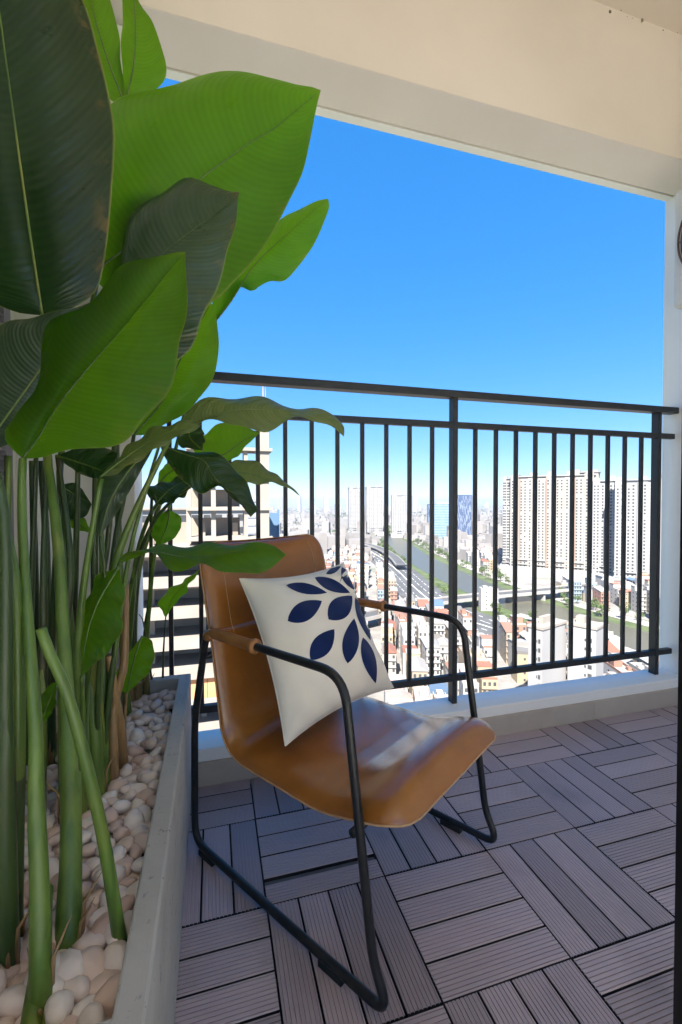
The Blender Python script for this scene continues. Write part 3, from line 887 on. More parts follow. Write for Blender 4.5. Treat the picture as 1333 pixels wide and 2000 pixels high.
leaf(pC, [(278, 1242), (262, 1290), (247, 1354)],
     [(278, 1242), (258, 1268), (238, 1298), (223, 1324), (228, 1344), (247, 1354)],
     [(278, 1242), (297, 1252), (302, 1274), (296, 1304), (276, 1330), (247, 1354)], 1.08, 1.04, 0, 0.01, 'leaf_young', 0.12)
leaf(pC, [(396, 880), (370, 850), (385, 820)], [(396, 880), (350, 870), (362, 835), (385, 820)], [(396, 880), (400, 850), (385, 820)], 1.12, 1.15, 0, 0, 'leaf_grey')
stem(pC, [(286, 1362), (288, 1235), (300, 1100), (312, 1046), (333, 986), (332, 996)][:5], 0.0095, 0.0035, 'stem', top_d=1.2)
stem(pC, [(280, 1352), (285, 1245), (294, 1160), (297, 974), (306, 982)], 0.0085, 0.0035, 'stem_dark', top_d=1.15)
stem(pC, [(262, 1370), (252, 1280), (261, 1160), (270, 1076), (306, 986), (400, 900)], 0.0100, 0.0035, 'stem', top_d=1.18)
stem(pC, [(268, 1375), (262, 1250), (275, 1100), (330, 930), (395, 660)], 0.0100, 0.0035, 'stem', top_d=1.32)
stem(pC, [(240, 1480), (243, 1420), (247, 1354)], 0.006, 0.003, 'stem_brown', top_d=1.04)
stem(pC, [(258, 1380), (245, 1250), (255, 1150), (300, 1020), (380, 945), (436, 925)], 0.009, 0.003, 'stem_dark', top_d=1.12)
stem(pC, [(300, 1350), (290, 1280), (280, 1215), (272, 1200)], 0.004, 0.0012, 'stem_dark', 'shoot', top_d=1.25)
# --- seedling
pD = thing('young_plant', 'single thin shoot with one bright leaf beside the railing corner', 'plant', on_z(318, 1345, 0.345))
leaf(pD, [(324, 1206), (338, 1168), (358, 1146), (392, 1110)],
     [(324, 1206), (312, 1188), (313, 1173), (323, 1158), (338, 1146), (355, 1137), (370, 1127), (392, 1110)],
     [(324, 1206), (338, 1185), (351, 1170), (364, 1157), (368, 1143), (380, 1130), (392, 1110)], 1.33, 1.30, 0.03, 0.0, 'leaf_young', 0.16, 0.0015)
stem(pD, [(318, 1348), (320, 1270), (324, 1206)], 0.0042, 0.0018, 'stem_dark', top_d=1.33)
#@@PLANTS1
#@@CHAIR0
# ------------------------------------------------------------------ chair
CA = math.radians(-56.5)
cdv = np.array([math.cos(CA), math.sin(CA), 0]); crv = np.array([-math.sin(CA), math.cos(CA), 0])
CO = np.array([-0.49179, 0.56388, 0.0])
def CW(s, t, z):
    return CO + cdv * s + crv * t + np.array([0, 0, z])
WCH, TR = 0.528, 0.0095
ch = thing('armchair', 'tan leather sling armchair on a black tubular sled frame', 'chair', CW(0.35, WCH / 2, 0))
loop = [(0.35, 0.0215), (0.685, 0.0215), (0.648, 0.10), (0.578, 0.6205), (0.105, 0.6175), (0.042, 0.36), (0.038, 0.0215), (0.35, 0.0215)]
fl = fillet([(a, b, 0) for a, b in loop], [0, 0.05, 0.2, 0.07, 0.055, 0.5, 0.055, 0], 9)
for t in (0.0, WCH):
    part('side_frame', MB().tube([CW(p[0], t, p[1]) for p in fl], TR, 12, cap=False), MT['black_metal'], ch, smooth=True)
    sgn = 1 if t == 0 else -1
    # leather wrap on the arm, with a rolled front end
    arm = [p for p in fl if p[1] > 0.595 and p[0] < 0.30]
    path = [(0.308, 0.6188)] + [(p[0], p[1]) for p in arm if p[0] < 0.3]
    pth = np.array([CW(a, t, b) for a, b in path])
    pth = resample(pth, 22)
    pad = part('arm_pad', MB().tube(pth, [TR + 0.0045] + [TR + 0.0042] * 21, 12), MT['leather_pad'], ch, smooth=True)
    part('pad_end', MB().tube([CW(0.296, t, 0.6187), CW(0.300, t, 0.6187), CW(0.308, t, 0.6188), CW(0.311, t, 0.6188)], [TR + 0.004, TR + 0.0085, TR + 0.0085, TR + 0.003], 14), MT['leather_pad'], pad, smooth=True)
    for s0 in (0.10, 0.545):
        part('glide_pad', MB().obox(CW(s0, t, 0.0085), cdv * 0.032, crv * 0.009, (0, 0, 0.0075)), MT['rubber'], ch, bevel=0.002)
part('crossbar', MB().tube([CW(0.598, 0, 0.315), CW(0.598, WCH, 0.315)], 0.0085, 10), MT['black_metal'], ch, smooth=True)
part('crossbar', MB().tube([CW(0.088, 0, 0.545), CW(0.088, WCH, 0.545)], 0.0085, 10), MT['black_metal'], ch, smooth=True)

# sling shell: profile in (s, z), swept across, padded with rounded rim
prof = fillet([(0.024, 0.842, 0), (0.085, 0.600, 0), (0.160, 0.302, 0), (0.50, 0.306, 0), (0.705, 0.364, 0)], [0, 0.4, 0.110, 0.3, 0], 14)
NV, NU = 72, 41
prof = resample(prof, NV)[:, :2]
TT = np.gradient(prof, axis=0); TT /= np.linalg.norm(TT, axis=1)[:, None]
NN = np.stack([-TT[:, 1], TT[:, 0]], 1)                   # towards the sitter (up / forward)
if NN[-1][1] < 0: NN = -NN
Lp = np.concatenate([[0], np.cumsum(np.linalg.norm(np.diff(prof, axis=0), axis=1))]); Lp /= Lp[-1]
LEN = 0.98
tc, hw = WCH / 2 - 0.006, 0.246
def half_w(v):
    e0, e1, rc = v * LEN, (1 - v) * LEN, 0.062
    k = hw
    for e in (e0, e1):
        if e < rc: k = min(k, hw - rc + math.sqrt(max(0, rc * rc - (rc - e) ** 2)))
    return k
def shell_pt(v, u, side):
    """v along the profile 0..1, u across -1..1, side +1 top, -1 underside"""
    x = v * (NV - 1); i = min(int(x), NV - 2); f = x - i
    p = prof[i] * (1 - f) + prof[i + 1] * f
    n = NN[i] * (1 - f) + NN[i + 1] * f
    k = half_w(v)
    e = min(v, 1 - v) * LEN
    edge = (1 - abs(u) ** 3.2) ** 0.5 if abs(u) < 1 else 0.0
    end = math.sqrt(max(0, 1 - (1 - min(1, e / 0.035)) ** 2))
    hgt = edge * end
    if side > 0:
        seat = np.clip((v - 0.50) / 0.12, 0, 1)
        th = (0.032 + 0.022 * seat) * hgt
        # dish of the seat and soft wrinkles
        seat = np.clip((v - 0.52) / 0.1, 0, 1) * np.clip((0.97 - v) / 0.12, 0, 1)
        th -= 0.016 * seat * (1 - u * u) 
        th += 0.0008 * seat * math.sin(u * 9 + v * 22) * (1 - u * u) * np.clip((u + 0.3), 0, 1)
        back = np.clip((0.45 - v) / 0.1, 0, 1)
        th -= 0.010 * back * (1 - u * u)
        # front roll of the seat
        th += 0.007 * math.exp(-((v - 0.93) / 0.035) ** 2) * (1 - u ** 4)
    else:
        th = -0.016 * hgt
    droop = -0.010 * max(0.0, (v - 0.95) / 0.05) ** 2
    q = p + n * th
    # side edges of the back curl forward a little
    curl = 0.016 * (abs(u) ** 3) * np.clip((0.5 - v) / 0.2, 0, 1)
    q = q + n * curl
    return CW(q[0], tc + u * k, q[1] + droop)
us = [math.sin(a) for a in np.linspace(-math.pi / 2, math.pi / 2, NU)]
vs_ = np.unique(np.concatenate([np.linspace(0, 0.05, 9), np.linspace(0.05, 0.95, NV - 18), np.linspace(0.95, 1, 9)]))
top = [[shell_pt(v, u, 1) for u in us] for v in vs_]
bot = [[shell_pt(v, u, -1) for u in reversed(us)] for v in vs_]
P = [list(a) + list(b_)[1:-1] for a, b_ in zip(top, bot)]
mb = MB()
n_, m_ = len(P), len(P[0])
mb.v = [tuple(map(float, p)) for r_ in P for p in r_]
for i in range(n_ - 1):
    for j in range(m_):
        q = (j + 1) % m_
        mb.f.append((i * m_ + j, i * m_ + q, (i + 1) * m_ + q, (i + 1) * m_ + j))
seat = part('leather_shell', mb, MT['leather'], ch, smooth=True)
rim = [shell_pt(v, -1, 1) for v in vs_] + [shell_pt(1.0, u, 1) for u in np.linspace(-1, 1, 30)[1:-1]] + [shell_pt(v, 1, 1) for v in vs_[::-1]] + [shell_pt(0.0, u, 1) for u in np.linspace(1, -1, 30)[1:]]
rim = [r for i, r in enumerate(rim) if i == 0 or np.linalg.norm(np.asarray(r) - np.asarray(rim[i - 1])) > 0.003]
part('edge_piping', MB().tube(rim, 0.0023, 6, cap=False), MT['piping'], seat, smooth=True)
seam = [shell_pt(0.02 + 0.16 * k, -0.74, 1) for k in np.linspace(0, 1, 10)] + [shell_pt(0.18 + 0.055 * math.sin(a), -0.62 - 0.12 * math.cos(a), 1) for a in np.linspace(0.15, math.pi / 2, 8)] \
     + [shell_pt(0.235, u, 1) for u in np.linspace(-0.55, 0.55, 20)] + [shell_pt(0.18 + 0.055 * math.sin(a), 0.62 + 0.12 * math.cos(a), 1) for a in np.linspace(math.pi / 2, 0.15, 8)] + [shell_pt(0.18 - 0.16 * k, 0.74, 1) for k in np.linspace(0, 1, 10)]
part('stitched_seam', MB().tube(seam, 0.0011, 5), MT['piping'], seat, smooth=True)

# ------------------------------------------------------------------ cushion
CB = {'bl': CW(0.345, 0.058, 0.372), 'br': CW(0.405, 0.435, 0.408), 'tl': CW(0.140, 0.080, 0.750), 'tr': CW(0.192, 0.460, 0.757)}
cn = np.cross(CB['br'] - CB['bl'], CB['tl'] - CB['bl']); cn /= np.linalg.norm(cn)
if np.dot(cn, cdv) < 0: cn = -cn
def cush(u, v, side):
    """u, v in 0..1 (v up), side +1 front"""
    e = 0.095
    pu = u + e * (0.5 - u) * 2 * 0.5 * (4 * v * (1 - v)) * abs(2 * u - 1) ** 2
    pv = v + e * (0.5 - v) * 2 * 0.5 * (4 * u * (1 - u)) * abs(2 * v - 1) ** 2
    b_ = CB['bl'] * (1 - pu) * (1 - pv) + CB['br'] * pu * (1 - pv) + CB['tl'] * (1 - pu) * pv + CB['tr'] * pu * pv
    x, y = abs(2 * u - 1), abs(2 * v - 1)
    h = max(0.0, (1 - x ** 2.4)) ** 0.55 * max(0.0, (1 - y ** 2.4)) ** 0.55
    wr = 0.004 * math.sin(18 * v + 5 * u) * x ** 2 * (1 - x) * 3 + 0.003 * math.sin(15 * u - 8 * v) * y ** 2 * (1 - y) * 3
    wr += 0.0030 * math.sin(7 * u + 9 * v) + 0.0022 * math.sin(23 * u * v + 4) + 0.0035 * math.sin(31 * (u + 0.6 * v)) * max(0, 0.45 - v) ** 1.5 * 3
    wr += 0.0016 * math.sin(46 * v + 3 * u) * x ** 7 + 0.0016 * math.sin(44 * u) * y ** 7
    th = (0.076 if side > 0 else 0.036) * h + wr * h * 2.0
    return b_ + cn * side * th
cu = thing('cushion', 'cream cushion with navy leaf print leaning on the chair back', 'cushion', (CB['bl'] + CB['br']) / 2)
NCU = 44
g = [0.5 - 0.5 * math.cos(math.pi * k / NCU) for k in range(NCU + 1)]
mb = MB()
mb.grid([[cush(u, v, 1) for v in g] for u in g])
mb.grid([[cush(u, v, -1) for v in reversed(g)] for u in g])
body = part('cover', mb, MT['linen'], cu, smooth=True)
edge = [cush(u, 0, 1) for u in np.linspace(0, 1, 30)] + [cush(1, v, 1) for v in np.linspace(0, 1, 30)[1:]] + [cush(u, 1, 1) for u in np.linspace(1, 0, 30)[1:]] + [cush(0, v, 1) for v in np.linspace(1, 0, 30)[1:]]
part('edge_seam', MB().tube(edge, 0.0018, 6, cap=False), MT['linen'], body, smooth=True)
def cush_uv(px, py):
    """where a line of sight meets the front of the cushion"""
    u, v = 0.5, 0.5
    for _ in range(25):
        p0 = np.array(proj(cush(u, v, 1))[:2]); e = 1e-4
        J = np.stack([(np.array(proj(cush(u + e, v, 1))[:2]) - p0) / e, (np.array(proj(cush(u, v + e, 1))[:2]) - p0) / e], 1)
        st = np.linalg.solve(J + np.eye(2) * 1e-6, np.array([px, py]) - p0)
        u, v = np.clip(u + 0.7 * st[0], 0.012, 0.988), np.clip(v + 0.7 * st[1], 0.012, 0.988)
    return np.array([u, v])
LEAVES = [((562, 1213), (629, 1174), 19, 19), ((559, 1143), (639, 1158), 11, 10), ((615, 1128), (684, 1158), 11, 12), ((668, 1108), (692, 1152), 8, 10), ((642, 1210), (688, 1164), 21, 21),
          ((679, 1296), (692, 1208), 16, 16), ((694, 1167), (724, 1251), 9, 9), ((709, 1245), (734, 1335), 13, 13), ((607, 1289), (653, 1229), 19, 19), ((637, 1121), (666, 1106), 5, 6), ((694, 1153), (706, 1170), 4, 3)]
for (a, b_, w0, w1) in LEAVES:
    a, b_ = np.array(a, float), np.array(b_, float)
    t = (b_ - a) / np.linalg.norm(b_ - a); nn = np.array([-t[1], t[0]])
    rows = []
    for k in np.linspace(0, 1, 15):
        wv = math.sin(math.pi * k ** 0.9) ** 0.85 if 0 < k < 1 else 0
        c = a + (b_ - a) * k
        e0, e1 = cush_uv(*(c - nn * w0 * wv)), cush_uv(*(c + nn * w1 * wv))
        row = []
        for q in np.linspace(0, 1, 7):
            uv = e0 + (e1 - e0) * q
            row.append(cush(uv[0], uv[1], 1) + cn * 0.0011)
        rows.append(row)
    part('printed_leaf', MB().grid(rows), MT['navy'], body, smooth=True)
#@@CHAIR1
# ------------------------------------------------------------------ the city below
def G(px, py, z=GZ):
    return on_z(px, py, z)
def strip_mesh(pts, width, z, n=60, z1=None):
    P = resample([tuple(p[:2]) for p in pts], n)
    T = np.gradient(P, axis=0); T /= np.linalg.norm(T, axis=1)[:, None]
    N = np.stack([-T[:, 1], T[:, 0]], 1)
    mb = MB()
    mb.grid([[(*(P[i] - N[i] * width / 2), z), (*(P[i] + N[i] * width / 2), z)] for i in range(n)])
    return mb, P, N
def make_ground():
    m, nt, b = new_mat('pale_city_ground')
    v = coords(nt)
    n = noise(nt, v, 0.03, 6, 0.7)
    n2 = noise(nt, v, 0.004, 4, 0.6)
    c = ramp(nt, n, [(0.35, (0.15, 0.14, 0.13)), (0.6, (0.27, 0.255, 0.235))])
    c = mixc(nt, ramp(nt, n2, [(0.50, (0, 0, 0)), (0.60, (1, 1, 1))]), c, (0.10, 0.13, 0.06))
    nt.links.new(c, b.inputs['Base Color'])
    b.inputs['Roughness'].default_value = 0.9
    return m
mb = MB()
mb.box(-9000, 15000, -8000, 22000, GZ - 40, GZ)
structure('ground', mb, make_ground(), label='pale city ground spreading to the horizon', cat='ground')

mw, nt, b = new_mat('canal_water')
b.inputs['Base Color'].default_value = (0.075, 0.072, 0.05, 1)
b.inputs['Roughness'].default_value = 0.35
bump(nt, b, noise(nt, coords(nt), 0.4, 4), 0.15, 0.15)
CANAL = [G(*q) for q in ((560, 996), (640, 1006), (710, 1024), (765, 1052), (802, 1080), (845, 1106), (905, 1135), (985, 1168), (1085, 1203), (1200, 1240), (1380, 1290))]
mb, CP, CN = strip_mesh(CANAL, 46, GZ + 0.30)
structure('canal', mb, mw, label='greenish canal winding between grassy banks', cat='canal')
gr = surf('bank_grass', (0.045, 0.07, 0.02), (0.10, 0.12, 0.05), 0.08, 0.9)
mb, _, _ = strip_mesh(CANAL, 104, GZ + 0.12)
structure('grass_bank', mb, gr, label='grassy banks along the canal', cat='bank')
asph = surf('pale_asphalt', (0.06, 0.06, 0.062), (0.10, 0.10, 0.10), 0.08, 0.85)
conc_road = surf('pale_concrete_road', (0.26, 0.24, 0.22), (0.32, 0.30, 0.28), 0.05, 0.85)
mark = surf('white_road_paint', (0.75, 0.75, 0.73), (0.8, 0.8, 0.78), 1, 0.7)
HW = [G(*q) for q in ((600, 1018), (655, 1042), (700, 1064), (742, 1088), (778, 1116), (806, 1144), (842, 1174), (905, 1208), (1000, 1240))]
mb, HP, HN = strip_mesh(HW, 44, GZ + 0.42)
road = structure('road', mb, asph, label='wide grey avenue along the canal bank', cat='road')
for off in (-14.5, -7.3, 0, 7.3, 14.5):
    m2 = MB()
    for i in range(0, len(HP) - 1):
        a, c = HP[i] + HN[i] * off, HP[i + 1] + HN[i + 1] * off
        L = np.linalg.norm(c - a); t = (c - a) / L; nn = np.array([-t[1], t[0]]) * (0.5 if off == 0 else 0.22)
        k = 0.0
        while k < L - 4:
            p, q = a + t * k, a + t * min(k + (12 if off == 0 else 5), L)
            m2.add([(*(p - nn), GZ + 0.46), (*(q - nn), GZ + 0.46), (*(q + nn), GZ + 0.46), (*(p + nn), GZ + 0.46)], [(0, 1, 2, 3)])
            k += 12
    part('lane_marking', m2, mark, road)
B2 = [G(*q) for q in ((700, 1012), (765, 1034), (826, 1066), (880, 1092), (950, 1122), (1040, 1153), (1150, 1188), (1290, 1226), (1400, 1250))]
mb, _, _ = strip_mesh(B2, 13, GZ + 0.38)
structure('embankment_road', mb, conc_road, label='pale road along the far canal bank', cat='road')
mb, _, _ = strip_mesh([G(*q) for q in ((1010, 1200), (1100, 1228), (1200, 1262), (1300, 1298))], 9, GZ + 0.36)
structure('embankment_path', mb, conc_road, label='pale path along the near canal bank', cat='path')

# bridges: deck, two parapets and piers each
def bridge(label, pts, width, zd, piers):
    br = thing('bridge', label, 'bridge', (pts[0][0], pts[0][1], GZ))
    P = resample([tuple(p[:2]) for p in pts], 24)
    T = np.gradient(P, axis=0); T /= np.linalg.norm(T, axis=1)[:, None]
    N = np.stack([-T[:, 1], T[:, 0]], 1)
    def beamy(o0, o1, z0, z1):
        m = MB()
        rows = []
        for (o, z) in ((o0, z0), (o1, z0), (o1, z1), (o0, z1)):
            rows.append([(*(P[i] + N[i] * o), z) for i in range(24)])
        m.grid(rows, close_u=True)
        return m
    part('deck', beamy(-width / 2, width / 2, zd - 1.2, zd), asph, br)
    for s_ in (-1, 1):
        part('parapet', beamy(s_ * width / 2 - 0.3, s_ * width / 2 + 0.3, zd - 1.4, zd + 1.1), conc_road, br)
    for k in range(piers):
        i = int((k + 0.5) / piers * 23)
        part('pier', MB().obox((*P[i], (GZ + zd - 1.3) / 2), (*(T[i] * 0.9), 0), (*(N[i] * width * 0.4), 0), (0, 0, (zd - 1.3 - GZ) / 2)), conc_road, br)
    return br
bridge('long pale road bridge crossing the canal below the white towers', [G(*q, GZ + 8) for q in ((700, 1206), (790, 1186), (870, 1172), (960, 1162), (1060, 1153), (1160, 1143), (1300, 1128))], 14, GZ + 8, 12)
bridge('curved flyover rising over the avenue in the distance', [G(*q, GZ + 7) for q in ((560, 1052), (640, 1052), (690, 1057), (735, 1068), (765, 1084), (785, 1104))], 13, GZ + 7, 9)

# ---- building materials
def wall_mat(name, stops, rough=0.8):
    m, nt, b = new_mat(name)
    r = objrand(nt)
    c = ramp(nt, r, stops)
    nt.nodes[-1].color_ramp.interpolation = 'CONSTANT'
    n = noise(nt, coords(nt), 0.5, 4)
    c = mixc(nt, math_(nt, 'MULTIPLY', n, 0.25), c, (0.25, 0.23, 0.21))
    nt.links.new(c, b.inputs['Base Color'])
    b.inputs['Roughness'].default_value = rough
    return m
house_wall = wall_mat('house_wall', [(0.0, (0.27, 0.258, 0.24)), (0.22, (0.28, 0.22, 0.14)), (0.34, (0.34, 0.33, 0.32)), (0.55, (0.25, 0.20, 0.145)), (0.66, (0.16, 0.21, 0.25)), (0.72, (0.29, 0.278, 0.265)), (0.92, (0.26, 0.12, 0.08))])
house_roof = wall_mat('house_roof', [(0.0, (0.24, 0.235, 0.225)), (0.25, (0.22, 0.075, 0.04)), (0.42, (0.28, 0.275, 0.27)), (0.62, (0.13, 0.125, 0.12)), (0.72, (0.20, 0.095, 0.06)), (0.84, (0.24, 0.225, 0.21)), (0.95, (0.05, 0.11, 0.20))])
win_dark = surf('dark_window_glass', (0.035, 0.037, 0.04), (0.07, 0.072, 0.075), 0.3, 0.2)
t_white = surf('white_tower_render', (0.235, 0.23, 0.228), (0.27, 0.265, 0.262), 0.05, 0.8)
t_cream = surf('cream_tower_render', (0.235, 0.218, 0.196), (0.27, 0.252, 0.23), 0.05, 0.8)
t_brown = surf('brown_tower_band', (0.18, 0.125, 0.095), (0.21, 0.15, 0.115), 0.05, 0.8)
t_blue = surf('dark_blue_cladding', (0.035, 0.055, 0.11), (0.06, 0.085, 0.15), 0.1, 0.3)
t_teal = surf('teal_glass_cladding', (0.07, 0.14, 0.19), (0.12, 0.21, 0.27), 0.08, 0.2)
t_pale = surf('pale_streak', (0.26, 0.30, 0.35), (0.31, 0.35, 0.40), 0.1, 0.5)
raw_conc = surf('raw_building_concrete', (0.20, 0.165, 0.135), (0.27, 0.23, 0.19), 0.3, 0.9)
slab_pale = surf('pale_slab_edge', (0.22, 0.195, 0.17), (0.27, 0.24, 0.21), 0.4, 0.9)
brick_or = surf('orange_brick_infill', (0.50, 0.20, 0.09), (0.60, 0.27, 0.13), 0.6, 0.9)
blue_net = surf('blue_sheeting', (0.06, 0.12, 0.20), (0.09, 0.16, 0.25), 0.5, 0.7)
red_steel = surf('red_steel', (0.42, 0.08, 0.05), (0.5, 0.12, 0.08), 1, 0.6)

class Frame:
    """a building's own axes: r = along its front, b = backwards, origin at the middle of the front at street level"""
    def __init__(s, px, base_py, rot=0.0, dist=None):
        if dist is None:
            s.o = np.array(G(px, base_py))
        else:
            r = ray(px, 981.75); r = r / np.dot(r, FW) * dist
            s.o = np.array([CAM[0] + r[0], CAM[1] + r[1], GZ])
        d = s.o - CAM; d[2] = 0; d /= np.linalg.norm(d)
        c, q = math.cos(rot), math.sin(rot)
        s.b = np.array([d[0] * c - d[1] * q, d[0] * q + d[1] * c, 0])
        s.r = np.array([s.b[1], -s.b[0], 0])
        s.depth = depth_of((s.o[0], s.o[1], CAM[2]))
        s.mpp = s.depth / FPX
    def p(s, x, y, z):
        return s.o + s.r * x + s.b * y + np.array([0, 0, z])
    def box(s, mb, x0, x1, y0, y1, z0, z1):
        mb.obox(s.p((x0 + x1) / 2, (y0 + y1) / 2, (z0 + z1) / 2), s.r * (x1 - x0) / 2, s.b * (y1 - y0) / 2, (0, 0, (z1 - z0) / 2))
    def quad(s, mb, x0, x1, y, z0, z1):
        mb.add([s.p(x0, y, z0), s.p(x1, y, z0), s.p(x1, y, z1), s.p(x0, y, z1)], [(0, 1, 2, 3)])
    def squad(s, mb, x, y0, y1, z0, z1):
        mb.add([s.p(x, y1, z0), s.p(x, y0, z0), s.p(x, y0, z1), s.p(x, y1, z1)], [(0, 1, 2, 3)])
    def top_z(s, py):
        return (CAM[2] - GZ) - (py - 981.75) * s.mpp

def tower(label, px0, px1, top_py, base_py, deep, rot, style, floors, group=None, dist=None):
    F = Frame((px0 + px1) / 2, base_py, rot, dist)
    w = (px1 - px0) * F.mpp * (1 - 0.25 * abs(math.sin(rot)))
    H = F.top_z(top_py)
    t = thing('tower_block' if style in ('white', 'cream') else 'office_tower', label, 'tower', F.o, group)
    body = {'white': t_white, 'cream': t_cream, 'blue': t_blue, 'teal': t_teal}[style]
    mb = MB(); F.box(mb, -w / 2, w / 2, 0, deep, 0, H)
    part('wall', mb, body, t)
    fh = H / floors
    R_ = random.Random(int(px0 * 7 + top_py))
    if style in ('white', 'cream'):
        # projecting bays and brown recess bands
        nb = max(3, int(w / 9))
        bw = w / nb
        bays, bands, wins = MB(), MB(), MB()
        for k in range(nb):
            x0 = -w / 2 + k * bw
            pr = 1.6 if k % 2 == 0 else 0.0
            if pr: F.box(bays, x0 + 0.4, x0 + bw - 0.4, -pr, -0.01, H * 0.08, H - 1.5 + (3.5 if k % 4 == 0 else 0))
            if style == 'cream' and k % 3 == 1: F.box(bands, x0 + 0.2, x0 + 1.7, -pr - 0.7, -0.02, H * 0.1, H - 2)
            for f in range(2, floors - 1):
                z = f * fh
                for q in range(2):
                    if R_.random() < 0.06: continue
                    xx = x0 + bw * (0.28 + 0.42 * q)
                    F.quad(wins, xx - 0.85, xx + 0.85, -pr - 0.08, z + 0.7, z + 2.5)
        nside = max(2, int(deep / 7))
        for k in range(nside):
            y = deep * (k + 0.5) / nside
            for f in range(2, floors - 1):
                z = f * fh
                for sx in (-1, 1):
                    F.squad(wins, sx * (w / 2 + 0.08), y - 0.9, y + 0.9, z + 0.7, z + 2.4)
        part('bay', bays, t_white if style == 'white' else body, t)
        if bands.v: part('brown_band', bands, t_brown, t)
        o = part('windows', wins, win_dark, t); o['kind'] = 'stuff'
        cr = MB()
        F.box(cr, -w / 2 - 1.2, w / 2 + 1.2, -1.9, deep + 1, H, H + 1.0)
        for k in range(nb):
            if k % 2 == 0:
                x0 = -w / 2 + k * bw
                F.box(cr, x0 + bw * 0.2, x0 + bw * 0.9, deep * 0.2, deep * 0.7, H + 1.0, H + R_.uniform(3, 6))
        part('roof', cr, body, t)
        pd = MB(); F.box(pd, -w / 2 - 3, w / 2 + 3, -5, deep + 3, 0, H * 0.09)
        part('podium', pd, t_white, t)
        ln = MB()
        for z in (H * 0.115, H * 0.16): F.box(ln, -w / 2 - 0.5, w / 2 + 0.5, -2.0, deep, z, z + 0.8)
        part('ledge', ln, body, t)
    elif style == 'blue':
        ln = MB()
        for k in range(int(w / 1.6)):
            x = -w / 2 + 0.8 + k * 1.6
            z = R_.uniform(4, 20)
            while z < H - 6:
                L = R_.uniform(4, 16)
                F.box(ln, x - 0.28, x + 0.28, -0.25, 0.05, z, min(z + L, H - 2))
                z += L + R_.uniform(5, 22)
        o = part('fins', ln, t_pale, t); o['kind'] = 'stuff'
    else:
        ln = MB()
        for f in range(1, floors):
            F.box(ln, -w / 2 - 0.2, w / 2 + 0.2, -0.3, deep + 0.2, f * fh, f * fh + 0.9)
        o = part('spandrels', ln, t_pale, t); o['kind'] = 'stuff'
        cr = MB(); F.box(cr, -w * 0.3, w * 0.35, deep * 0.2, deep * 0.8, H, H + 4); part('roof', cr, t_white, t)
    return t
# right cluster
tower('broad cream tower block with brown bands, tallest beyond the canal', 998, 1150, 931, 1128, 26, -0.10, 'cream', 34)
tower('slim lilac shaded tower block at the end of the broad cream one', 983, 1004, 936, 1122, 30, -0.10, 'white', 34, dist=535)
tower('narrow cream tower block rising behind the broad cream one', 1118, 1166, 924, 1110, 24, -0.10, 'cream', 36, dist=575)
tower('white tower block with a wide podium beside the side wall', 1206, 1300, 939, 1155, 24, 0.06, 'white', 32)
tower('white tower block with narrow front between the cream and white blocks', 1160, 1202, 941, 1146, 24, 0.06, 'white', 32, dist=470)
# centre
tower('white tower, first of the twin blocks by the flyover', 682, 712, 953, 1046, 30, 0.15, 'white', 36)
tower('white tower, second of the twin blocks by the flyover', 716, 749, 952, 1047, 30, 0.15, 'white', 36)
tower('single slender white tower between the twin blocks and the offices', 766, 795, 968, 1050, 26, 0.1, 'white', 32)
tower('teal glass office tower with pale floor bands', 846, 882, 985, 1060, 30, 0.1, 'teal', 24)
tower('dark blue office slab with pale vertical streaks', 884, 921, 967, 1058, 30, 0.02, 'blue', 28)
tower('dark blue office block set back behind the teal tower', 836, 858, 985, 1046, 30, 0.1, 'blue', 24, dist=1150)

# far skyline towers on the horizon
for i in range(34):
    px = RND.uniform(430, 1000) if i < 26 else RND.uniform(1000, 1290)
    dist = RND.uniform(2800, 5200)
    F = Frame(px, 0, RND.uniform(-0.4, 0.4), dist)
    H = (CAM[2] - GZ) + RND.uniform(-30, 75)
    w = RND.uniform(22, 48)
    mb = MB(); F.box(mb, -w / 2, w / 2, 0, 28, 0, H); F.box(mb, -w * 0.3, w * 0.3, 6, 20, H - 0.1, H + 6)
    for q in range(4): F.box(mb, -w / 2 + (q + 0.3) * w / 4, -w / 2 + (q + 0.7) * w / 4, -1.5, 0.1, 6, H - 3)
    o = part('distant_tower', mb, t_white)
    tag(o, 'tiny pale tower fading into the haze on the skyline', 'tower', 'far skyline towers')

# two mid-rise apartment blocks just below the kerb line
def midrise(label, px0, pxm, px1, top_py, dist, rot):
    F = Frame(pxm, 0, rot, dist)
    H = F.top_z(top_py)
    w, dp = (px1 - pxm) * F.mpp * 1.05, (pxm - px0) * F.mpp * 1.9
    F.o = F.o.copy()
    t = thing('apartment_block', label, 'apartment block', F.o)
    mb = MB(); F.box(mb, 0, w, 0, dp, 0, H); part('wall', mb, t_white, t)
    rf = MB(); F.box(rf, -0.4, w + 0.4, -0.4, dp + 0.4, H, H + 0.9); F.box(rf, 0.2 * w, 0.5 * w, 0.3 * dp, 0.7 * dp, H + 0.9, H + 3.4); part('roof', rf, slab_pale, t)
    nf = int(H / 3.3)
    for f in range(nf - 12, nf):
        z = f * 3.3
        for a in (0.12, 0.58):
            m = MB(); F.box(m, -0.9, 0.01, dp * a, dp * (a + 0.3), z + 0.1, z + 1.0); bb = part('balcony', m, slab_pale, t)
            m = MB(); F.squad(m, -0.06, dp * (a + 0.02), dp * (a + 0.28), z + 1.05, z + 2.8); part('window', m, win_dark, t)
        m = MB(); F.quad(m, w * 0.72, w * 0.86, -0.05, z + 1.0, z + 2.6); part('window', m, win_dark, t)
        m = MB(); F.quad(m, w * 0.60, w * 0.66, -0.05, z + 1.2, z + 2.2); part('window', m, win_dark, t)
    return t
midrise('white apartment block with stacked balconies, nearer the chair arm', 988, 1034, 1062, 1226, 165, -0.55)
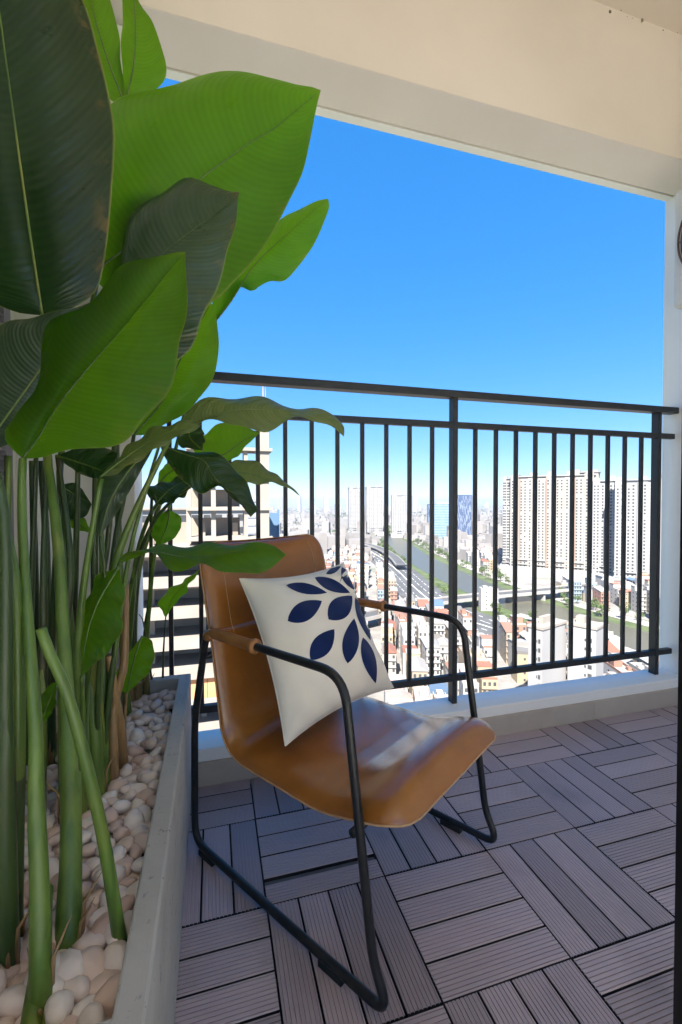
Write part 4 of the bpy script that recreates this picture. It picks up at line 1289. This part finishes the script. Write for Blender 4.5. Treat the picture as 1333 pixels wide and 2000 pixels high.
midrise('white apartment block with stacked balconies, nearer the salmon house', 1089, 1112, 1160, 1222, 168, -0.35)

# construction building close by
cb = thing('unfinished_building', 'bare concrete building under construction with open floors beyond the railing', 'building', (-8, 48, GZ))
YB0 = 48.0
def czn(py): return CAM[2] - (py - 981.75) / FPX * 45.6
levels = [czn(1142 + 62 * k) for k in range(-1, 9)]
for k, z in enumerate(levels):
    part('floor_slab', MB().box(-32, 2.5, YB0, YB0 + 16, z - 0.35, z + 0.55), slab_pale, cb)
    part('slab_beam', MB().box(-32, 2.4, YB0 + 2.6, YB0 + 3.1, z - 1.0, z - 0.36), raw_conc, cb)
    part('back_wall', MB().box(-32, 2.3, YB0 + 6.0, YB0 + 6.2, z + 0.551, z + 2.94), raw_conc, cb)
    for x in (-29, -23.5, -18, -12.5, -7, -1.6, 2.0):
        part('column', MB().box(x - 0.3, x + 0.3, YB0 + 3.4, YB0 + 4.0, z + 0.552, z + 2.93), raw_conc, cb)
for x0, x1 in ((-5.9, -4.4), (-3.3, -1.2), (-1.15, 1.6)):
    part('brick_infill', MB().box(x0, x1, YB0 + 0.6, YB0 + 0.9, levels[5] + 0.56, levels[5] + 2.93), brick_or, cb)
# lift core that rises above
core = thing('concrete_core', 'raw concrete lift core with small landings rising above the unfinished building', 'building', (5.0, YB0 + 4, GZ))
zc = czn(815)
part('core_column', MB().box(4.55, 5.65, YB0 + 1.5, YB0 + 4, GZ, zc), slab_pale, core)
part('core_column', MB().box(2.9, 3.3, YB0 + 1.6, YB0 + 4, GZ, czn(872)), slab_pale, core)
z = czn(1060)
while z < zc - 1:
    part('landing', MB().box(2.7, 6.0, YB0 + 1.2, YB0 + 4.2, z, z + 0.35), slab_pale, core)
    z += 3.3
for z in (czn(1060), czn(1060) + 3.3, czn(1060) + 6.6, czn(1060) + 9.9):
    part('floor_slab', MB().box(-3.2, 2.69, YB0 + 1.3, YB0 + 6, z, z + 0.4), slab_pale, core)
    if z < czn(910):
        part('back_wall', MB().box(-3.1, 2.6, YB0 + 5.2, YB0 + 5.4, z + 0.401, z + 2.4), raw_conc, core)
        for x in (-3.0, -0.4):
            part('core_column', MB().box(x - 0.25, x + 0.25, YB0 + 2.2, YB0 + 2.7, z + 0.401, z + 3.299), slab_pale, core)
part('mast', MB().tube([(5.1, YB0 + 2, zc), (5.1, YB0 + 2, czn(712))], 0.09, 6), raw_conc, core)
part('mast', MB().tube([(5.35, YB0 + 2, zc), (5.35, YB0 + 2, czn(735))], 0.05, 6), raw_conc, core)
o = part('blue_hoarding', MB().box(6.6, 8.2, YB0 + 12, YB0 + 12.3, GZ, czn(1008)).box(6.5, 6.7, YB0 + 11.9, YB0 + 12.4, GZ, czn(1000)).box(8.1, 8.3, YB0 + 11.9, YB0 + 12.4, GZ, czn(1000)), blue_net)
tag(o, 'tall blue sheeted scaffold beside the concrete core', 'scaffold')
# long white building seen behind the unfinished one
F = Frame(395, 0, 0.25, 120)
wb = thing('long_white_building', 'long low white building with a flat roof behind the unfinished floors', 'building', F.o)
H = F.top_z(995)
mb = MB(); F.box(mb, -24, 13, 0, 18, 0, H); part('wall', mb, t_white, wb)
mb = MB(); F.box(mb, -25, 14, -0.8, 19, H, H + 0.35); part('roof', mb, raw_conc, wb)
for q in range(11):
    for f in range(3):
        mb = MB(); F.quad(mb, -22 + q * 3.2, -20.2 + q * 3.2, -0.06, H - 3.2 - f * 3.6, H - 1.4 - f * 3.6); part('window', mb, win_dark, wb)
F = Frame(470, 0, 0.2, 210)
wb = thing('pale_blue_building', 'pale blue glazed building behind the unfinished floors', 'building', F.o)
H = F.top_z(968)
mb = MB(); F.box(mb, -14, 12, 0, 18, 0, H); part('wall', mb, t_pale, wb)
for f in range(6):
    mb = MB(); F.box(mb, -14.2, 12.2, -0.3, 18.2, H - 3 - f * 3.8, H - 1.8 - f * 3.8); part('floor_band', mb, t_white, wb)

# ---- low houses
def house_meshes(seed):
    r = random.Random(seed)
    w, d, h = r.uniform(4.5, 8.5), r.uniform(9, 15), r.choice((7.5, 10, 11, 13.5, 14, 17))
    body, roof, win = MB(), MB(), MB()
    body.box(-w / 2, w / 2, -d / 2, d / 2, 0, h)
    k = seed % 4
    if k == 0:                                            # pitched roof
        e = 0.5
        roof.add([(-w / 2 - e, -d / 2 - e, h), (w / 2 + e, -d / 2 - e, h), (w / 2 + e, d / 2 + e, h), (-w / 2 - e, d / 2 + e, h), (0, -d / 2 - e, h + w * 0.3), (0, d / 2 + e, h + w * 0.3)],
                 [(0, 1, 4), (2, 3, 5), (1, 2, 5, 4), (3, 0, 4, 5), (0, 3, 2, 1)])
    elif k == 1:                                          # flat roof, parapet, stair hut and tank
        roof.box(-w / 2, w / 2, -d / 2, -d / 2 + 0.25, h, h + 1).box(-w / 2, w / 2, d / 2 - 0.25, d / 2, h, h + 1)
        roof.box(-w / 2, -w / 2 + 0.25, -d / 2 + 0.25, d / 2 - 0.25, h, h + 1).box(w / 2 - 0.25, w / 2, -d / 2 + 0.25, d / 2 - 0.25, h, h + 1)
        roof.box(-w * 0.3, w * 0.2, d * 0.1, d * 0.35, h, h + 2.6).box(w * 0.2, w * 0.4, -d * 0.2, -d * 0.05, h, h + 1.4)
    elif k == 2:                                          # sheet lean-to
        roof.add([(-w / 2 - 0.3, -d / 2 - 0.3, h + 0.05), (w / 2 + 0.3, -d / 2 - 0.3, h + 0.05), (w / 2 + 0.3, d / 2 + 0.3, h + 2), (-w / 2 - 0.3, d / 2 + 0.3, h + 2), (-w / 2, d / 2, h), (w / 2, d / 2, h)], [(0, 1, 2, 3), (3, 2, 5, 4), (0, 3, 4), (1, 5, 2)])
    else:                                                 # stepped terrace with canopy
        body.box(-w / 2, w / 2, 0, d / 2, h, h + 3)
        roof.box(-w / 2 - 0.2, w / 2 + 0.2, -0.2, d / 2 + 0.2, h + 3, h + 3.3)
        roof.box(-w / 2, w / 2, -d / 2, -d / 2 + 0.2, h, h + 0.9)
    for f in range(int(h / 3.3)):
        z = f * 3.3 + 1.0
        for xx in np.linspace(-w / 2 + 1.1, w / 2 - 1.1, 2 if w < 6 else 3):
            win.box(xx - 0.55, xx + 0.55, -d / 2 - 0.06, -d / 2 + 0.02, z, z + 1.5)
        body.box(-w / 2 - 0.1, w / 2 + 0.1, -d / 2 - 0.8, -d / 2, f * 3.3 - 0.1 if f else 0.0, f * 3.3 + 0.12)
        for yy in (-d * 0.25, d * 0.2):
            win.box(-w / 2 - 0.06, -w / 2 + 0.02, yy - 0.45, yy + 0.45, z + 0.2, z + 1.3)
    return body.mesh('house', house_wall), roof.mesh('roof', house_roof), win.mesh('windows', win_dark), (w, d, h)
HM = [house_meshes(s) for s in range(16)]
def near_line(p, P, r):
    return np.min(np.hypot(P[:, 0] - p[0], P[:, 1] - p[1])) < r
roads = [(CP, 58), (HP, 27), (resample([tuple(p[:2]) for p in B2], 60), 14)]
bridgeP = resample([tuple(G(*q)[:2]) for q in ((700, 1206), (870, 1172), (1060, 1153), (1300, 1128))], 60)
blocked = [(bridgeP, 14)]
cells = []
base_ang = -0.35
ca, sa = math.cos(base_ang), math.sin(base_ang)
for a in range(-70, 90):
    for c in range(0, 110):
        gx, gy = a * 9.4 + RND.uniform(-1.2, 1.2), 60 + c * 14.2 + RND.uniform(-1, 1)
        if a % 7 == 0 or c % 5 == 0 and RND.random() < 0.6: continue    # lanes
        x, y = gx * ca - gy * sa, gx * sa + gy * ca
        px, py, dd = proj((x, y, GZ + 12))
        if dd < 60 or dd > 900: continue
        if px < 330 or px > 1345: continue
        p = (x, y)
        if any(near_line(p, P, r) for P, r in roads + blocked): continue
        if dd < 75 and px < 700: continue
        if y < 70 and x < 10: continue
        cells.append((dd, x, y, px, py))
cells.sort()
def in_view(px, py):
    return 560 < px < 1300 and py < 1345
n_ind = 0
mass = {'wall': MB(), 'roof': MB(), 'window': MB()}
for (dd, x, y, px, py) in cells:
    if 950 < px < 1180 and 140 < dd < 195: continue
    if 960 < px < 1320 and 420 < dd < 620: continue
    hm = RND.choice(HM)
    rz = base_ang + RND.choice((0, 0, math.pi, math.pi / 2 if RND.random() < 0.3 else 0)) + RND.uniform(-0.06, 0.06)
    if in_view(px, py) and n_ind < 290:
        h = bpy.data.objects.new('house', hm[0]); link(h)
        h.location = (x, y, GZ); h.rotation_euler = (0, 0, rz)
        for nm, me in (('roof', hm[1]), ('windows', hm[2])):
            o = bpy.data.objects.new(nm, me); link(o, h)
            if nm == 'windows': o['kind'] = 'stuff'
        tag(h, 'small house packed into the dense low-rise quarter far below the railing', 'house', 'low houses far below')
        n_ind += 1
    elif dd < 700:
        R3 = Matrix.Rotation(rz, 3, 'Z')
        for key, me in zip(('wall', 'roof', 'window'), hm[:3]):
            if key == 'window' and dd > 450: continue
            mass[key].add([tuple(R3 @ v.co + Vector((x, y, GZ))) for v in me.vertices], [tuple(p.vertices) for p in me.polygons])
hmx = part('house_mass', mass['wall'], t_white)
tag(hmx, 'mass of tightly packed pale low houses further off', 'houses', kind='stuff')
o = part('roofs', mass['roof'], surf('mixed_roofs', (0.22, 0.11, 0.07), (0.38, 0.36, 0.34), 0.06, 0.8), hmx); o['kind'] = 'stuff'
o = part('windows', mass['window'], win_dark, hmx); o['kind'] = 'stuff'

# endless low town towards the horizon
mb = MB()
R2 = random.Random(11)
for i in range(7000):
    px = R2.uniform(380, 1320)
    py = 984.5 + (R2.random() ** 1.7) * 110
    g = G(px, py)
    dd = depth_of((g[0], g[1], CAM[2]))
    if dd < 640: continue
    if any(near_line(g[:2], P, r * (0.8 if dd > 900 else 1)) for P, r in roads): continue
    w, d, h = R2.uniform(8, 26), R2.uniform(8, 24), R2.uniform(6, 18) if R2.random() < 0.93 else R2.uniform(20, 45)
    a = R2.uniform(-0.5, 0.2)
    mb.obox((g[0], g[1], GZ + h / 2), (math.cos(a) * w / 2, math.sin(a) * w / 2, 0), (-math.sin(a) * d / 2, math.cos(a) * d / 2, 0), (0, 0, h / 2))
o = part('distant_town', mb, surf('distant_town_walls', (0.14, 0.125, 0.115), (0.26, 0.25, 0.245), 0.012, 0.85))
tag(o, 'endless pale low town reaching the horizon', 'town', kind='stuff')

# ---- trees on the banks
leafm = surf('tree_foliage', (0.045, 0.075, 0.02), (0.11, 0.15, 0.05), 0.6, 0.9, jitter=0.25)
barkm = surf('tree_bark', (0.09, 0.07, 0.05), (0.14, 0.11, 0.08), 2, 0.9)
def tree_mesh(seed):
    r = random.Random(seed)
    cr, tr = MB(), MB()
    h = r.uniform(7, 10)
    tr.tube([(0, 0, 0), (0.1, 0, h * 0.35), (0.2, 0.1, h * 0.6)], [0.35, 0.25, 0.12], 6)
    for k in range(4):
        a = k * 1.6 + r.random()
        tr.tube([(0.1, 0, h * 0.35), (1.5 * math.cos(a), 1.5 * math.sin(a), h * 0.62)], [0.16, 0.06], 5)
    cl = [(r.gauss(0, 1.5), r.gauss(0, 1.5), h * 0.68 + r.gauss(0, 1.0), r.uniform(1.0, 1.9)) for _ in range(9)]
    for (x, y, z, s) in cl:
        for q in range(38):
            v = Vector((r.gauss(0, 1), r.gauss(0, 1), r.gauss(0, 0.8))).normalized() * s * r.uniform(0.6, 1.1)
            c = Vector((x, y, z)) + v
            u = Vector((r.gauss(0, 1), r.gauss(0, 1), r.gauss(0, 1))).normalized() * 0.42
            w = u.cross(Vector((r.gauss(0, 1), r.gauss(0, 1), r.gauss(0, 1)))).normalized() * 0.34
            cr.add([c - u, c + w, c + u, c - w], [(0, 1, 2, 3)])
    return cr.mesh('crown', leafm), tr.mesh('trunk', barkm)
TM = [tree_mesh(s) for s in range(5)]
def plant_tree(x, y, s, label, group):
    cm, tm = RND.choice(TM)
    t = bpy.data.objects.new('tree', tm); link(t)
    t.location = (x, y, GZ + 0.1); t.rotation_euler = (0, 0, RND.uniform(0, 6.28)); t.scale = (s, s, s)
    o = bpy.data.objects.new('crown', cm); link(o, t)
    tag(t, label, 'tree', group)
nt_ = 0
CPf = resample([tuple(p) for p in CP], 400)
for i in range(len(CPf)):
    for s_ in (-1, 1):
        for rr in range(2):
            if RND.random() > 0.60: continue
            k = min(i, len(CPf) - 2)
            T = CPf[k + 1] - CPf[k]; T /= np.linalg.norm(T)
            N = np.array([-T[1], T[0]])
            p = CPf[i] + N * s_ * RND.uniform(28, 50) + T * RND.uniform(-3, 3)
            px, py, dd = proj((p[0], p[1], GZ + 5))
            if dd < 150 or dd > 950 or px < 600 or px > 1320: continue
            if near_line(p, HP, 25) or near_line(p, bridgeP, 11): continue
            if nt_ >= 230: continue
            plant_tree(p[0], p[1], RND.uniform(0.6, 1.25), 'small green tree on the grassy canal bank far below', 'trees on the canal bank')
            nt_ += 1
# wooded patches in the distance
mb = MB()
for i in range(520):
    px, py = R2.uniform(420, 1320), 988 + (R2.random() ** 1.5) * 62
    g = G(px, py)
    dd = depth_of((g[0], g[1], CAM[2]))
    if near_line(g[:2], HP, 26) or near_line(g[:2], CP, 26): continue
    n = 16
    s = R2.uniform(6, 13)
    for q in range(n):
        c = np.array([g[0] + R2.gauss(0, s * 2.2), g[1] + R2.gauss(0, s * 2.2), GZ + R2.uniform(3, 9)])
        u = np.array([R2.gauss(0, 1), R2.gauss(0, 1), R2.gauss(0, 0.6)]); u *= s * 0.55 / np.linalg.norm(u)
        w = np.cross(u, [R2.gauss(0, 1), R2.gauss(0, 1), R2.gauss(0, 1)]); w *= s * 0.5 / np.linalg.norm(w)
        mb.add([c - u, c + w, c + u, c - w], [(0, 1, 2, 3)])
        w2 = np.cross(u, w); w2 *= s * 0.45 / np.linalg.norm(w2)
        mb.add([c - u, c + w2, c + u, c - w2], [(0, 1, 2, 3)])
o = part('distant_woods', mb, leafm)
tag(o, 'patches of distant green woods between the pale town blocks', 'woods', kind='stuff')

# ---- cars on the avenue
carm = wall_mat('car_paint', [(0.0, (0.75, 0.75, 0.75)), (0.5, (0.12, 0.12, 0.13)), (0.7, (0.5, 0.5, 0.5)), (0.85, (0.45, 0.06, 0.05)), (0.95, (0.7, 0.6, 0.2))], 0.35)
def car_mesh():
    m = MB()
    prof = [(-2.2, 0.3), (-2.2, 0.9), (-1.5, 1.0), (-0.9, 1.5), (0.7, 1.5), (1.3, 1.0), (2.2, 0.85), (2.2, 0.3)]
    n = len(prof)
    m.add([(x, -0.85, z) for x, z in prof] + [(x, 0.85, z) for x, z in prof], [tuple(range(n)), tuple(reversed(range(n, 2 * n)))] + [(i, i + n, (i + 1) % n + n, (i + 1) % n) for i in range(n)])
    w = MB()
    for x in (-1.35, 1.35):
        for y in (-0.86, 0.86):
            w.tube([(x, y - 0.1, 0.33), (x, y + 0.1, 0.33)], 0.33, 8)
    return m.mesh('car', carm), w.mesh('wheels', MT['rubber'])
cm_, wm_ = car_mesh()
for i in range(70):
    k = RND.uniform(4, 50); a = int(k); f = k - a
    p = HP[a] * (1 - f) + HP[a + 1] * f
    off = RND.choice((-17.5, -11, -4, 4, 11, 17.5))
    p = p + HN[a] * off
    T = HP[a + 1] - HP[a]
    c = bpy.data.objects.new('car', cm_); link(c)
    c.location = (p[0], p[1], GZ + 0.47); c.rotation_euler = (0, 0, math.atan2(T[1], T[0]) + (math.pi if off < 0 else 0))
    o = bpy.data.objects.new('wheels', wm_); link(o, c)
    tag(c, 'tiny car driving on the wide grey avenue by the canal', 'car', 'cars on the avenue')

# ---- hazy air
mh, nt, b = new_mat('hazy_air')
nt.nodes.remove(b)
pv = nt.nodes.new('ShaderNodeVolumePrincipled')
pv.inputs['Color'].default_value = (0.74, 0.85, 1.0, 1)
pv.inputs['Density'].default_value = HAZE
pv.inputs['Anisotropy'].default_value = 0.2
nt.links.new(pv.outputs[0], nt.nodes['Material Output'].inputs['Volume'])
if HAZE > 0:
    o = part('haze', MB().box(-9100, 15100, -8100, 22100, GZ - 41, 130), mh)
    tag(o, 'thin bluish haze over the city', 'haze', kind='stuff')
